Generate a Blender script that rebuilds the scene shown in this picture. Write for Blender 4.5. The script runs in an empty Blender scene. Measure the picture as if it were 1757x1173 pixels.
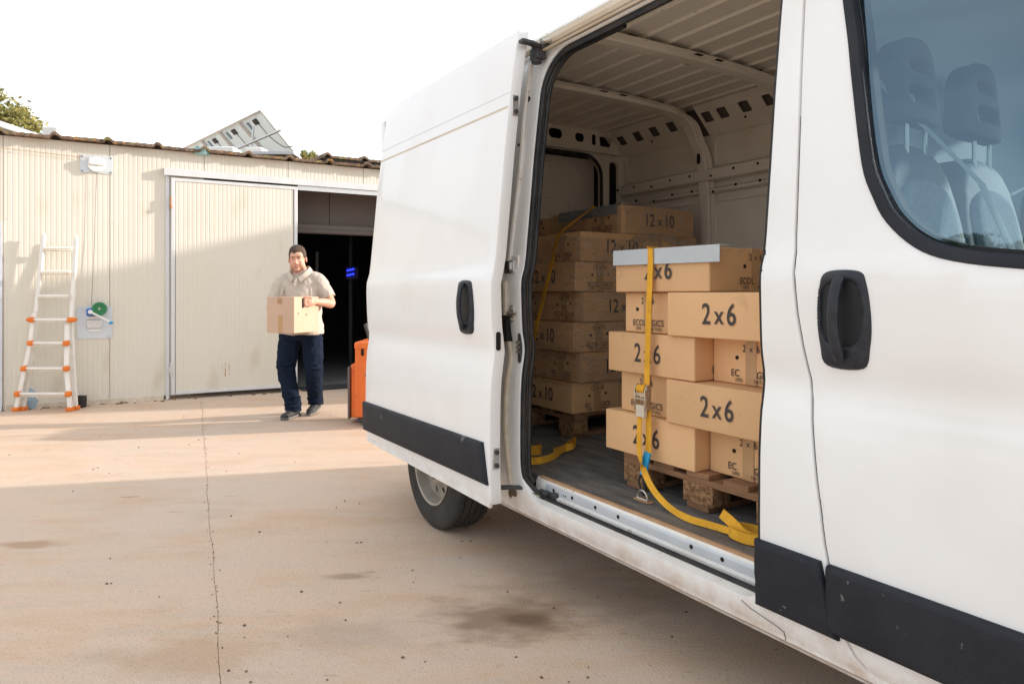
import bpy, math, random
import numpy as np
from mathutils import Vector, Matrix, Quaternion
from mathutils.geometry import delaunay_2d_cdt
R = math.radians
random.seed(7)
sc = bpy.context.scene
col = sc.collection
# ------------------------------------------------------------------ camera, sky, sun, exposure
cd = bpy.data.cameras.new('camera'); cam = bpy.data.objects.new('camera', cd); col.objects.link(cam)
cam.location = (0, 0, 1.30); cam.rotation_euler = (R(90), 0, 0)
cd.sensor_width = 36; cd.lens = 36 * 1171 / 1757; cd.shift_y = -0.0464; cd.clip_start = .05; cd.clip_end = 3000
sc.camera = cam
SUN_EL, SUN_AZ = 16.5, (0.974, 0.226)
w = bpy.data.worlds.new('World'); sc.world = w; w.use_nodes = True
nt = w.node_tree; nt.nodes.clear()
wo = nt.nodes.new('ShaderNodeOutputWorld'); bg = nt.nodes.new('ShaderNodeBackground'); sky = nt.nodes.new('ShaderNodeTexSky')
sky.sky_type = 'NISHITA'; sky.sun_disc = False; sky.sun_elevation = R(SUN_EL); sky.sun_rotation = math.atan2(SUN_AZ[0], SUN_AZ[1])
sky.dust_density = 1.5; sky.air_density = 1.0
tc = nt.nodes.new('ShaderNodeTexCoord'); mp = nt.nodes.new('ShaderNodeMapping'); mp.inputs['Scale'].default_value = (1, 1, 3.5)
nz = nt.nodes.new('ShaderNodeTexNoise'); nz.inputs['Scale'].default_value = 1.6; nz.inputs['Detail'].default_value = 5; nz.inputs['Roughness'].default_value = .55
rp = nt.nodes.new('ShaderNodeValToRGB'); rp.color_ramp.elements[0].position = .32; rp.color_ramp.elements[1].position = .68
rp.color_ramp.elements[0].color = (.42, .42, .42, 1); rp.color_ramp.elements[1].color = (.94, .94, .94, 1)
mx = nt.nodes.new('ShaderNodeMix'); mx.data_type = 'RGBA'
mx.inputs[7].default_value = (6.5, 6.6, 6.65, 1)      # thin high cloud veil over the clear sky
L = nt.links.new
L(tc.outputs['Generated'], mp.inputs[0]); L(mp.outputs[0], nz.inputs['Vector']); L(nz.outputs['Fac'], rp.inputs[0])
L(rp.outputs[0], mx.inputs[0]); L(sky.outputs[0], mx.inputs[6]); L(mx.outputs[2], bg.inputs[0]); L(bg.outputs[0], wo.inputs[0])
bg.inputs[1].default_value = 0.125
sd = bpy.data.lights.new('sun', 'SUN'); so = bpy.data.objects.new('sun', sd); col.objects.link(so)
sd.energy = 3.1; sd.angle = R(1.2); sd.color = (1, .90, .79)
ce, se = math.cos(R(SUN_EL)), math.sin(R(SUN_EL)); naz = math.hypot(*SUN_AZ)
sv = Vector((SUN_AZ[0] / naz * ce, SUN_AZ[1] / naz * ce, se))
so.rotation_euler = sv.to_track_quat('Z', 'Y').to_euler(); so.location = (30, 7, 12)
vs = sc.view_settings; vs.view_transform = 'Standard'; vs.look = 'None'; vs.gamma = 1; vs.exposure = 0.98
try: vs.use_curve_mapping = False
except Exception: pass
sc.cycles.max_bounces = 10; sc.cycles.diffuse_bounces = 6; sc.cycles.transparent_max_bounces = 16

# ------------------------------------------------------------------ materials
MT = {}
def mat(name, c, rough=.6, metal=0, c2=None, nscale=8, namt=.5, bump=0, bscale=60, stretch=(1, 1, 1), coat=0, spec=.5, ndetail=5,
        spots=None, rand=0, lo=.35, hi=.7, emit=None, extra=None):
    m = bpy.data.materials.new(name); m.use_nodes = True; n = m.node_tree.nodes; l = m.node_tree.links.new
    b = n['Principled BSDF']; b.inputs['Roughness'].default_value = rough; b.inputs['Metallic'].default_value = metal
    b.inputs['Specular IOR Level'].default_value = spec
    if coat: b.inputs['Coat Weight'].default_value = coat; b.inputs['Coat Roughness'].default_value = .08
    b.inputs['Base Color'].default_value = (*c, 1)
    t = n.new('ShaderNodeTexCoord'); mpn = n.new('ShaderNodeMapping'); mpn.inputs['Scale'].default_value = stretch
    src = t.outputs['Object']
    if rand:
        oi = n.new('ShaderNodeObjectInfo'); ml = n.new('ShaderNodeMath'); ml.operation = 'MULTIPLY'; ml.inputs[1].default_value = 37.
        l(oi.outputs['Random'], ml.inputs[0]); ad = n.new('ShaderNodeVectorMath'); ad.operation = 'ADD'
        l(src, ad.inputs[0]); l(ml.outputs[0], ad.inputs[1]); src = ad.outputs[0]
    l(src, mpn.inputs[0]); vec = mpn.outputs[0]
    cur = None
    if c2 is not None:
        z = n.new('ShaderNodeTexNoise'); z.inputs['Scale'].default_value = nscale; z.inputs['Detail'].default_value = ndetail; z.inputs['Roughness'].default_value = .6
        l(vec, z.inputs['Vector']); r = n.new('ShaderNodeMapRange'); r.inputs[1].default_value = lo; r.inputs[2].default_value = hi; r.inputs[4].default_value = namt
        l(z.outputs['Fac'], r.inputs[0]); mxn = n.new('ShaderNodeMix'); mxn.data_type = 'RGBA'
        mxn.inputs[6].default_value = (*c, 1); mxn.inputs[7].default_value = (*c2, 1); l(r.outputs[0], mxn.inputs[0]); cur = mxn.outputs[2]
    if spots:
        for (sc_, thr, wd, amt, sc3) in spots:
            z = n.new('ShaderNodeTexNoise'); z.inputs['Scale'].default_value = sc_; z.inputs['Detail'].default_value = 3
            l(vec, z.inputs['Vector']); r = n.new('ShaderNodeMapRange'); r.inputs[1].default_value = thr; r.inputs[2].default_value = thr + wd; r.inputs[4].default_value = amt
            l(z.outputs['Fac'], r.inputs[0]); mxn = n.new('ShaderNodeMix'); mxn.data_type = 'RGBA'
            if cur is not None: l(cur, mxn.inputs[6])
            else: mxn.inputs[6].default_value = (*c, 1)
            mxn.inputs[7].default_value = (*sc3, 1); l(r.outputs[0], mxn.inputs[0]); cur = mxn.outputs[2]
    if rand:
        hs = n.new('ShaderNodeHueSaturation'); r = n.new('ShaderNodeMapRange'); r.inputs[3].default_value = 1 - rand; r.inputs[4].default_value = 1 + rand * .6
        l(oi.outputs['Random'], r.inputs[0]); l(r.outputs[0], hs.inputs['Value'])
        if cur is not None: l(cur, hs.inputs['Color'])
        else: hs.inputs['Color'].default_value = (*c, 1)
        cur = hs.outputs[0]
    if cur is not None: l(cur, b.inputs['Base Color'])
    if bump:
        z = n.new('ShaderNodeTexNoise'); z.inputs['Scale'].default_value = bscale; z.inputs['Detail'].default_value = 4
        l(vec, z.inputs['Vector']); bp = n.new('ShaderNodeBump'); bp.inputs['Strength'].default_value = bump; bp.inputs['Distance'].default_value = .01
        l(z.outputs['Fac'], bp.inputs['Height']); l(bp.outputs[0], b.inputs['Normal'])
    if emit: b.inputs['Emission Color'].default_value = (*emit[0], 1); b.inputs['Emission Strength'].default_value = emit[1]
    MT[name] = m
    if extra: extra(m, n, l, b, t, cur)
    return m

def dirt_low(m, n, l, b, t, cur):      # splashed mud: irregular film on the lower body, breaks up with height
    sx = n.new('ShaderNodeSeparateXYZ'); l(t.outputs['Object'], sx.inputs[0])
    r = n.new('ShaderNodeMapRange'); r.inputs[1].default_value = .47; r.inputs[2].default_value = .315; l(sx.outputs[2], r.inputs[0])
    z = n.new('ShaderNodeTexNoise'); z.inputs['Scale'].default_value = 9; z.inputs['Detail'].default_value = 8; z.inputs['Roughness'].default_value = .7; l(t.outputs['Object'], z.inputs['Vector'])
    z2 = n.new('ShaderNodeMapRange'); z2.inputs[1].default_value = .36; z2.inputs[2].default_value = .70; z2.inputs[3].default_value = .04; l(z.outputs['Fac'], z2.inputs[0])
    mu = n.new('ShaderNodeMath'); mu.operation = 'MULTIPLY'; l(r.outputs[0], mu.inputs[0]); l(z2.outputs[0], mu.inputs[1])
    z3 = n.new('ShaderNodeTexNoise'); z3.inputs['Scale'].default_value = 1.7; z3.inputs['Detail'].default_value = 6; l(t.outputs['Object'], z3.inputs['Vector'])
    z4 = n.new('ShaderNodeMapRange'); z4.inputs[1].default_value = .5; z4.inputs[2].default_value = .8; z4.inputs[4].default_value = .16; l(z3.outputs['Fac'], z4.inputs[0])
    mm = n.new('ShaderNodeMath'); mm.operation = 'MAXIMUM'; l(mu.outputs[0], mm.inputs[0]); l(z4.outputs[0], mm.inputs[1])
    mxn = n.new('ShaderNodeMix'); mxn.data_type = 'RGBA'; mxn.inputs[6].default_value = b.inputs['Base Color'].default_value; mxn.inputs[7].default_value = (.46, .33, .22, 1)
    if cur is not None: l(cur, mxn.inputs[6])
    l(mm.outputs[0], mxn.inputs[0]); l(mxn.outputs[2], b.inputs['Base Color'])
    rr = n.new('ShaderNodeMapRange'); rr.inputs[3].default_value = b.inputs['Roughness'].default_value; rr.inputs[4].default_value = .75; l(mm.outputs[0], rr.inputs[0]); l(rr.outputs[0], b.inputs['Roughness'])
    z5 = n.new('ShaderNodeTexNoise'); z5.inputs['Scale'].default_value = 2.2; l(t.outputs['Object'], z5.inputs['Vector'])
    bp = n.new('ShaderNodeBump'); bp.inputs['Strength'].default_value = .12; bp.inputs['Distance'].default_value = .02; l(z5.outputs['Fac'], bp.inputs['Height']); l(bp.outputs[0], b.inputs['Coat Normal'])

mat('paint', (.815, .825, .83), .34, coat=.5, extra=dirt_low)
mat('paint_in', (.80, .77, .71), .42, c2=(.68, .62, .53), nscale=3, namt=.7, spots=[(22, .72, .03, .4, (.25, .19, .13))])
mat('paint_jamb', (.76, .74, .70), .42, c2=(.6, .5, .38), nscale=9, namt=.55, lo=.5, hi=.75, spots=[(30, .66, .04, .6, (.3, .2, .12))])
mat('dusty_metal', (.66, .60, .50), .55, c2=(.48, .38, .27), nscale=14, namt=.8, stretch=(1, .15, 1))
mat('galv', (.55, .56, .57), .38, metal=.75, c2=(.70, .69, .66), nscale=20, namt=.6)
mat('zinc', (.62, .66, .70), .45, metal=.25, c2=(.48, .52, .57), nscale=5, namt=.6, spots=[(12, .64, .06, .4, (.45, .38, .28))])
mat('rubber', (.012, .013, .016), .5, spec=.3, c2=(.06, .055, .05), nscale=12, namt=.5, bump=.1, bscale=90)
mat('trim', (.014, .016, .023), .6, c2=(.026, .028, .036), spec=.28, nscale=7, namt=.6, bump=.25, bscale=260, spots=[(16, .69, .02, .45, (.25, .24, .23))])
mat('handle_black', (.012, .015, .024), .45, spec=.35, c2=(.04, .042, .05), nscale=30, namt=.6, bump=.1, bscale=200)
mat('gap_dark', (.01, .01, .01), .9)
mat('recess_black', (.006, .007, .010), .6)
mat('tyre', (.022, .022, .024), .8, c2=(.07, .06, .05), nscale=6, namt=.55, bump=.15, bscale=120)
mat('rim', (.42, .39, .35), .5, metal=.35, c2=(.26, .22, .17), nscale=9, namt=.7)
mat('card', (.74, .46, .245), .8, c2=(.66, .395, .20), nscale=2.2, namt=.8, bump=.08, bscale=30, rand=.11, spec=.25, spots=[(9, .66, .05, .35, (.48, .29, .16)), (60, .70, .03, .3, (.35, .2, .1))])
mat('card_plain', (.58, .41, .31), .85, c2=(.52, .36, .26), nscale=3, namt=.7, spec=.2)
mat('card_edge', (.42, .26, .14), .9, rand=.05)
mat('tape_brown', (.50, .31, .155), .28, c2=(.44, .26, .12), nscale=30, namt=.7, bump=.15, bscale=50, rand=.05)
mat('ink', (.045, .038, .038), .8, c2=(.10, .08, .07), nscale=90, namt=.5)
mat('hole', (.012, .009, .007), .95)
mat('guard', (.46, .50, .53), .7, c2=(.52, .56, .58), nscale=25, namt=.6, bump=.1, bscale=140)
def weave(m, n, l, b, t, cur):
    wv = n.new('ShaderNodeTexWave'); wv.inputs['Scale'].default_value = 90; wv.bands_direction = 'Z'; wv.inputs['Distortion'].default_value = .6; l(t.outputs['Object'], wv.inputs['Vector'])
    bp = n.new('ShaderNodeBump'); bp.inputs['Strength'].default_value = .5; bp.inputs['Distance'].default_value = .002; l(wv.outputs['Fac'], bp.inputs['Height']); l(bp.outputs[0], b.inputs['Normal'])
mat('strap', (.84, .44, .045), .8, c2=(.62, .31, .03), nscale=16, namt=.75, spec=.2, spots=[(45, .63, .05, .4, (.35, .2, .05))], extra=weave)
mat('strap_blue', (.02, .33, .62), .5, c2=(.03, .25, .5), nscale=30, namt=.5)
mat('webbing_black', (.012, .012, .014), .7)
mat('steel', (.62, .60, .55), .3, metal=.9, c2=(.5, .42, .28), nscale=18, namt=.5)
mat('wood', (.31, .165, .085), .85, c2=(.17, .085, .042), nscale=5, namt=.9, stretch=(9, 1, 9), bump=.3, bscale=60, rand=.15)
mat('chipblock', (.34, .19, .09), .95, c2=(.16, .08, .035), nscale=55, namt=1, bump=.9, bscale=90, rand=.1, lo=.42, hi=.6)
mat('plyfloor', (.10, .096, .092), .7, c2=(.25, .235, .215), nscale=9, namt=.85, bump=.3, bscale=90, stretch=(2.5, .5, 1), lo=.42, hi=.72, ndetail=9, spots=[(26, .6, .08, .35, (.28, .26, .22)), (90, .66, .05, .6, (.04, .04, .04))])
mat('plyedge', (.50, .31, .17), .8, c2=(.36, .21, .11), nscale=20, namt=.8)
mat('panel', (.67, .635, .56), .5, c2=(.62, .58, .49), nscale=1.3, namt=.7, spots=[(3.2, .62, .12, .28, (.42, .33, .2))], stretch=(1, 1, .35))
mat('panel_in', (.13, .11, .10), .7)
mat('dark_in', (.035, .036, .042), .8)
mat('alu_frame', (.66, .67, .68), .42, metal=.2, c2=(.56, .57, .59), nscale=8, namt=.7, stretch=(1, 1, .2))
mat('fibro', (.20, .135, .095), .95, c2=(.085, .055, .04), nscale=11, namt=1, bump=.6, bscale=70, spots=[(19, .60, .04, .9, (.42, .20, .05)), (15, .60, .05, .8, (.20, .19, .06)), (31, .63, .04, .8, (.40, .37, .31))], rand=.1)
mat('rust', (.34, .13, .03), .85, c2=(.5, .28, .1), nscale=40, namt=.8)
mat('ladder_white', (.80, .78, .74), .38, metal=.15, c2=(.66, .62, .56), nscale=9, namt=.6)
mat('orange', (.78, .20, .02), .5, c2=(.6, .13, .01), nscale=9, namt=.5)
mat('orange_body', (.80, .17, .02), .42, c2=(.62, .12, .015), nscale=5, namt=.6, spots=[(22, .66, .03, .6, (.2, .07, .03))])
mat('plastic_dark', (.05, .05, .055), .6)
mat('white_plastic', (.76, .76, .74), .5)
mat('blue_plastic', (.02, .14, .52), .45)
mat('blue_grey', (.30, .42, .52), .7)
mat('green_wheel', (.03, .22, .09), .5, c2=(.02, .14, .06), nscale=20, namt=.5)
mat('bluelight', (.0, .0, .2), .5, emit=((.01, .02, 1.0), 3.0))
mat('skin', (.60, .33, .235), .5, c2=(.68, .29, .21), nscale=14, namt=.35)
mat('hair', (.050, .031, .021), .85, c2=(.13, .085, .06), nscale=80, namt=.8, bump=.8, bscale=160)
mat('shirt', (.52, .455, .39), .9, c2=(.47, .41, .345), nscale=4, namt=.6, bump=.15, bscale=300)
mat('trousers', (.006, .012, .028), .9, c2=(.012, .020, .042), spec=.15, nscale=6, namt=.7, bump=.3, bscale=30)
mat('shoe', (.025, .025, .028), .7, c2=(.06, .06, .06), nscale=25, namt=.7)
mat('shoe_sole', (.16, .155, .15), .8)
mat('lip', (.50, .20, .16), .5)
mat('eye', (.03, .02, .018), .3)
mat('seat_fabric', (.17, .20, .24), .9, c2=(.27, .31, .35), nscale=60, namt=.8, bump=.2, bscale=200)
mat('seat_dark', (.055, .075, .10), .7)
mat('dash', (.08, .09, .1), .7)
mat('headliner', (.42, .46, .48), .9)
mat('doorcard', (.20, .235, .26), .8)
mat('solar_back', (.80, .84, .85), .5, c2=(.74, .80, .82), nscale=3, namt=.5, extra=lambda m, n, l, b, t, cur: (lambda tr, ms: (l(cur, tr.inputs[0]), setattr(ms.inputs[0], 'default_value', .38), l(b.outputs[0], ms.inputs[1]), l(tr.outputs[0], ms.inputs[2]), l(ms.outputs[0], n['Material Output'].inputs[0])))(n.new('ShaderNodeBsdfTranslucent'), n.new('ShaderNodeMixShader')))
mat('bark', (.12, .085, .06), .95, c2=(.2, .15, .11), nscale=12, namt=1, stretch=(1, 1, .2), bump=.8, bscale=20)
mat('aqua', (.30, .52, .52), .6)
mat('roof_metal', (.45, .47, .50), .5, metal=.4)
mat('mat_black', (.03, .032, .034), .7, c2=(.12, .11, .10), nscale=14, namt=.8, stretch=(1, 2.5, 1), lo=.5, hi=.65)
mat('conc_in', (.16, .155, .15), .8, c2=(.10, .10, .10), nscale=4, namt=.7)
mat('pebble', (.10, .07, .05), .9, c2=(.3, .2, .13), nscale=30, namt=.8)
mat('mesh_wire', (.25, .27, .25), .6)

def leafmat(name, a, b_):
    m = bpy.data.materials.new(name); m.use_nodes = True; n = m.node_tree.nodes; l = m.node_tree.links.new; b = n['Principled BSDF']
    b.inputs['Roughness'].default_value = .6
    g = n.new('ShaderNodeNewGeometry'); r = n.new('ShaderNodeValToRGB'); r.color_ramp.elements[0].color = (*a, 1); r.color_ramp.elements[1].color = (*b_, 1)
    l(g.outputs['Random Per Island'], r.inputs[0]); l(r.outputs[0], b.inputs['Base Color'])
    tr = n.new('ShaderNodeBsdfTranslucent'); l(r.outputs[0], tr.inputs[0]); ms = n.new('ShaderNodeMixShader'); ms.inputs[0].default_value = .3
    l(b.outputs[0], ms.inputs[1]); l(tr.outputs[0], ms.inputs[2]); l(ms.outputs[0], n['Material Output'].inputs[0]); MT[name] = m
leafmat('leaf_olive', (.12, .13, .04), (.42, .38, .12)); leafmat('leaf_dark', (.035, .05, .018), (.10, .12, .04))

def glassmat(name, tint, refl, rough=0.02):
    m = bpy.data.materials.new(name); m.use_nodes = True; n = m.node_tree.nodes; l = m.node_tree.links.new; n.remove(n['Principled BSDF'])
    t = n.new('ShaderNodeBsdfTransparent'); t.inputs[0].default_value = (*tint, 1); g = n.new('ShaderNodeBsdfGlossy'); g.inputs['Roughness'].default_value = rough
    g.inputs[0].default_value = (.52, .74, .92, 1)  # blue of the mirrored sky put into the reflection colour
    f = n.new('ShaderNodeFresnel'); f.inputs[0].default_value = 1.5; mu = n.new('ShaderNodeMath'); mu.operation = 'MULTIPLY_ADD'; mu.inputs[1].default_value = refl[0]; mu.inputs[2].default_value = refl[1]; mu.use_clamp = True
    l(f.outputs[0], mu.inputs[0]); ms = n.new('ShaderNodeMixShader'); l(mu.outputs[0], ms.inputs[0]); l(t.outputs[0], ms.inputs[1]); l(g.outputs[0], ms.inputs[2]); l(ms.outputs[0], n['Material Output'].inputs[0]); MT[name] = m
glassmat('glass', (.47, .60, .66), (2.4, .06)); glassmat('glass_far', (.78, .86, .88), (1.6, 0))

def wrapmat():
    m = bpy.data.materials.new('film'); m.use_nodes = True; n = m.node_tree.nodes; l = m.node_tree.links.new; n.remove(n['Principled BSDF'])
    t = n.new('ShaderNodeBsdfTransparent'); t.inputs[0].default_value = (.97, .97, .97, 1); g = n.new('ShaderNodeBsdfGlossy'); g.inputs['Roughness'].default_value = .12
    tcn = n.new('ShaderNodeTexCoord'); mpn = n.new('ShaderNodeMapping'); mpn.inputs['Scale'].default_value = (3, 3, 9); mpn.inputs['Rotation'].default_value = (.3, .5, 0); l(tcn.outputs['Object'], mpn.inputs[0])
    z = n.new('ShaderNodeTexNoise'); z.inputs['Scale'].default_value = 5; z.inputs['Detail'].default_value = 5; z.inputs['Distortion'].default_value = 1.4; l(mpn.outputs[0], z.inputs['Vector'])
    bp = n.new('ShaderNodeBump'); bp.inputs['Strength'].default_value = 1; bp.inputs['Distance'].default_value = .03; l(z.outputs['Fac'], bp.inputs['Height']); l(bp.outputs[0], g.inputs['Normal'])
    r = n.new('ShaderNodeMapRange'); r.inputs[1].default_value = .45; r.inputs[2].default_value = .75; r.inputs[3].default_value = .08; r.inputs[4].default_value = .6; l(z.outputs['Fac'], r.inputs[0])
    ms = n.new('ShaderNodeMixShader'); l(r.outputs[0], ms.inputs[0]); l(t.outputs[0], ms.inputs[1]); l(g.outputs[0], ms.inputs[2]); l(ms.outputs[0], n['Material Output'].inputs[0]); MT['film'] = m
wrapmat()

def groundmat():
    m = bpy.data.materials.new('ground_cement'); m.use_nodes = True; n = m.node_tree.nodes; l = m.node_tree.links.new; b = n['Principled BSDF']
    b.inputs['Roughness'].default_value = .85; b.inputs['Specular IOR Level'].default_value = .3
    g = n.new('ShaderNodeTexCoord'); pos = g.outputs['Object']
    def noise(scale, det, rot=0, st=(1, 1, 1), dist=0, rgh=.55):
        mpn = n.new('ShaderNodeMapping'); mpn.inputs['Rotation'].default_value = (0, 0, rot); mpn.inputs['Scale'].default_value = st; l(pos, mpn.inputs[0])
        z = n.new('ShaderNodeTexNoise'); z.inputs['Scale'].default_value = scale; z.inputs['Detail'].default_value = det; z.inputs['Distortion'].default_value = dist; z.inputs['Roughness'].default_value = rgh
        l(mpn.outputs[0], z.inputs['Vector']); return z.outputs['Fac']
    def rng(s, a, c, lo=0, hi=1):
        r = n.new('ShaderNodeMapRange'); r.inputs[1].default_value = a; r.inputs[2].default_value = c; r.inputs[3].default_value = lo; r.inputs[4].default_value = hi; l(s, r.inputs[0]); return r.outputs[0]
    def mixc(a, c, f):
        x = n.new('ShaderNodeMix'); x.data_type = 'RGBA'
        if isinstance(a, tuple): x.inputs[6].default_value = (*a, 1)
        else: l(a, x.inputs[6])
        x.inputs[7].default_value = (*c, 1); l(f, x.inputs[0]); return x.outputs[2]
    c = mixc((.64, .475, .355), (.60, .475, .38), rng(noise(.55, 5), .38, .62))
    c = mixc(c, (.54, .33, .185), rng(noise(1.1, 7, R(-20), (1, 3, 1), .3, .65), .48, .74, 0, .62))
    c = mixc(c, (.46, .43, .385), rng(noise(1.9, 6, R(-17), (1, 4.5, 1), .2, .6), .52, .74, 0, .35))
    c = mixc(c, (.31, .175, .095), rng(noise(3.4, 4, R(-20), (1, 3.6, 1)), .665, .73, 0, .5))
    c = mixc(c, (.30, .21, .145), rng(noise(.9, 4), .62, .74, 0, .25))
    c = mixc(c, (.27, .18, .12), rng(noise(75, 2), .60, .72, 0, .45))
    def blob(x, y, rad, asp, amt, colr):
        nonlocal c
        v = n.new('ShaderNodeVectorMath'); v.operation = 'SUBTRACT'; l(pos, v.inputs[0]); v.inputs[1].default_value = (x, y, 0)
        s = n.new('ShaderNodeVectorMath'); s.operation = 'MULTIPLY'; s.inputs[1].default_value = (1 / rad, asp / rad, 1); l(v.outputs[0], s.inputs[0])
        le = n.new('ShaderNodeVectorMath'); le.operation = 'LENGTH'; l(s.outputs[0], le.inputs[0])
        ns = rng(noise(5, 5, 0, (1, 2, 1)), .3, .7, -.35, .35); ad = n.new('ShaderNodeMath'); ad.operation = 'ADD'; l(le.outputs['Value'], ad.inputs[0]); l(ns, ad.inputs[1])
        c = mixc(c, colr, rng(ad.outputs[0], 1.05, .35, 0, amt))
    blob(-.02, 2.74, .36, 1.6, .72, (.21, .125, .07)); blob(.05, 2.74, .13, 2, .75, (.13, .08, .05)); blob(-.62, 2.62, .3, 2, .22, (.23, .18, .14))
    blob(.3, 2.95, .5, 1.5, .4, (.25, .16, .1)); blob(-1.15, 2.45, .35, 2, .4, (.40, .24, .12)); blob(-2.5, 3.55, .22, 3.2, .55, (.33, .17, .08)); blob(-.75, 3.15, .12, 3, .6, (.30, .2, .12))
    blob(-.9, 2.15, .4, 2, .15, (.30, .26, .22)); blob(-1.9, 7.1, .6, 3, .4, (.42, .25, .14))
    l(c, b.inputs['Base Color'])
    h1 = rng(noise(120, 3), 0, 1); h2 = noise(5, 8, 0, (1, 1, 1), 0, .6); ad = n.new('ShaderNodeMath'); ad.operation = 'MULTIPLY_ADD'; ad.inputs[1].default_value = .9; l(h1, ad.inputs[0]); l(h2, ad.inputs[2])
    bp = n.new('ShaderNodeBump'); bp.inputs['Strength'].default_value = .5; bp.inputs['Distance'].default_value = .012; l(ad.outputs[0], bp.inputs['Height']); l(bp.outputs[0], b.inputs['Normal'])
    MT['ground_cement'] = m
groundmat()

# ------------------------------------------------------------------ mesh helpers
class MB:
    def __init__(s): s.v = []; s.f = []
    def add(s, vs, fs):
        o = len(s.v); s.v += [tuple(p) for p in vs]; s.f += [tuple(i + o for i in f) for f in fs]; return s
    def box(s, a, b):
        x0, y0, z0 = a; x1, y1, z1 = b
        return s.add([(x0, y0, z0), (x1, y0, z0), (x1, y1, z0), (x0, y1, z0), (x0, y0, z1), (x1, y0, z1), (x1, y1, z1), (x0, y1, z1)],
                     [(0, 3, 2, 1), (4, 5, 6, 7), (0, 1, 5, 4), (1, 2, 6, 5), (2, 3, 7, 6), (3, 0, 4, 7)])
    def obox(s, c, size, rot=(0, 0, 0)):
        m = Matrix.Translation(c) @ (rot.to_matrix().to_4x4() if isinstance(rot, Quaternion) else (Matrix.Rotation(rot[2], 4, 'Z') @ Matrix.Rotation(rot[1], 4, 'Y') @ Matrix.Rotation(rot[0], 4, 'X')))
        t = MB().box([-q / 2 for q in size], [q / 2 for q in size]); return s.add([m @ Vector(p) for p in t.v], t.f)
    def prism(s, pts, axis, d0, d1):     # pts 2D in the remaining two axes (cyclic order)
        def mk(p, d): return {'x': (d, p[0], p[1]), 'y': (p[0], d, p[1]), 'z': (p[0], p[1], d)}[axis]
        n = len(pts); return s.add([mk(p, d0) for p in pts] + [mk(p, d1) for p in pts], [tuple(range(n))[::-1], tuple(range(n, 2 * n))] + [(i, (i + 1) % n, n + (i + 1) % n, n + i) for i in range(n)])
    def sheet(s, pts, axis, ds):         # open polyline swept along axis
        def mk(p, d): return {'x': (d, p[0], p[1]), 'y': (p[0], d, p[1]), 'z': (p[0], p[1], d)}[axis]
        n = len(pts); V = []; F = []
        for d in ds: V += [mk(p, d) for p in pts]
        for j in range(len(ds) - 1):
            for i in range(n - 1): F.append((j * n + i, j * n + i + 1, (j + 1) * n + i + 1, (j + 1) * n + i))
        return s.add(V, F)
    def tube(s, path, r, n=8, closed=False, caps=True, flat=None):
        P = [Vector(p) for p in path]; m = len(P); rs = r if isinstance(r, (list, tuple)) else [r] * m
        V = []; F = []; ref = None
        for i, p in enumerate(P):
            if closed: t = (P[(i + 1) % m] - P[i - 1]).normalized()
            else: t = (P[min(i + 1, m - 1)] - P[max(i - 1, 0)]).normalized()
            if ref is None: ref = Vector((0, 0, 1)) if abs(t.z) < .9 else Vector((1, 0, 0))
            x = (ref - t * ref.dot(t)).normalized(); ref = x; y = t.cross(x)
            rr = rs[i]; ra, rb = (rr if isinstance(rr, tuple) else (rr, rr))
            for k in range(n):
                a = 2 * math.pi * k / n; V.append(p + x * ra * math.cos(a) + y * rb * math.sin(a))
        e = m if closed else m - 1
        for i in range(e):
            for k in range(n):
                a, b = i * n + k, i * n + (k + 1) % n; c, d = ((i + 1) % m) * n + (k + 1) % n, ((i + 1) % m) * n + k; F.append((a, b, c, d))
        if caps and not closed: F.append(tuple(range(n))[::-1]); F.append(tuple(range((m - 1) * n, m * n)))
        return s.add(V, F)
    def cyl(s, a, b, r, n=16, r2=None): return s.tube([a, b], [r, r2 if r2 is not None else r], n)
    def lathe(s, prof, c, axis, n=32, mod=None):   # prof: (radius, height along axis)
        q = Vector((0, 0, 1)).rotation_difference(Vector(axis)); V = []; m = len(prof)
        for k in range(n):
            a = 2 * math.pi * k / n
            for j, (r, h) in enumerate(prof):
                rr = mod(k, j, r) if mod else r
                V.append(Vector(c) + q @ Vector((rr * math.cos(a), rr * math.sin(a), h)))
        F = [(k * m + j, ((k + 1) % n) * m + j, ((k + 1) % n) * m + j + 1, k * m + j + 1) for k in range(n) for j in range(m - 1)]
        return s.add(V, F)
    def ball(s, c, r, nu=16, nv=10, rot=None):
        r = r if isinstance(r, tuple) else (r, r, r); V = []; F = []
        for j in range(nv + 1):
            ph = math.pi * j / nv
            for i in range(nu):
                th = 2 * math.pi * i / nu; p = Vector((r[0] * math.sin(ph) * math.cos(th), r[1] * math.sin(ph) * math.sin(th), r[2] * math.cos(ph)))
                if rot: p = rot @ p
                V.append(Vector(c) + p)
        for j in range(nv):
            for i in range(nu): F.append((j * nu + i, (j + 1) * nu + i, (j + 1) * nu + (i + 1) % nu, j * nu + (i + 1) % nu))
        return s.add(V, F)
    def bar(s, path, wv, th, up):        # rectangular section swept along path: wv full width vector, th thickness along up
        V = []; F = []; wv = Vector(wv) / 2
        for i, p in enumerate(path):
            p = Vector(p); u = Vector(up[i] if isinstance(up, list) else up).normalized() * th
            V += [p - wv, p + wv, p + wv + u, p - wv + u]
        for i in range(len(path) - 1):
            a = i * 4
            for k in range(4): F.append((a + k, a + (k + 1) % 4, a + 4 + (k + 1) % 4, a + 4 + k))
        e = (len(path) - 1) * 4; F += [(3, 2, 1, 0), (e, e + 1, e + 2, e + 3)]
        return s.add(V, F)
    def xf(s, m): s.v = [tuple(m @ Vector(p)) for p in s.v]; return s

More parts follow.
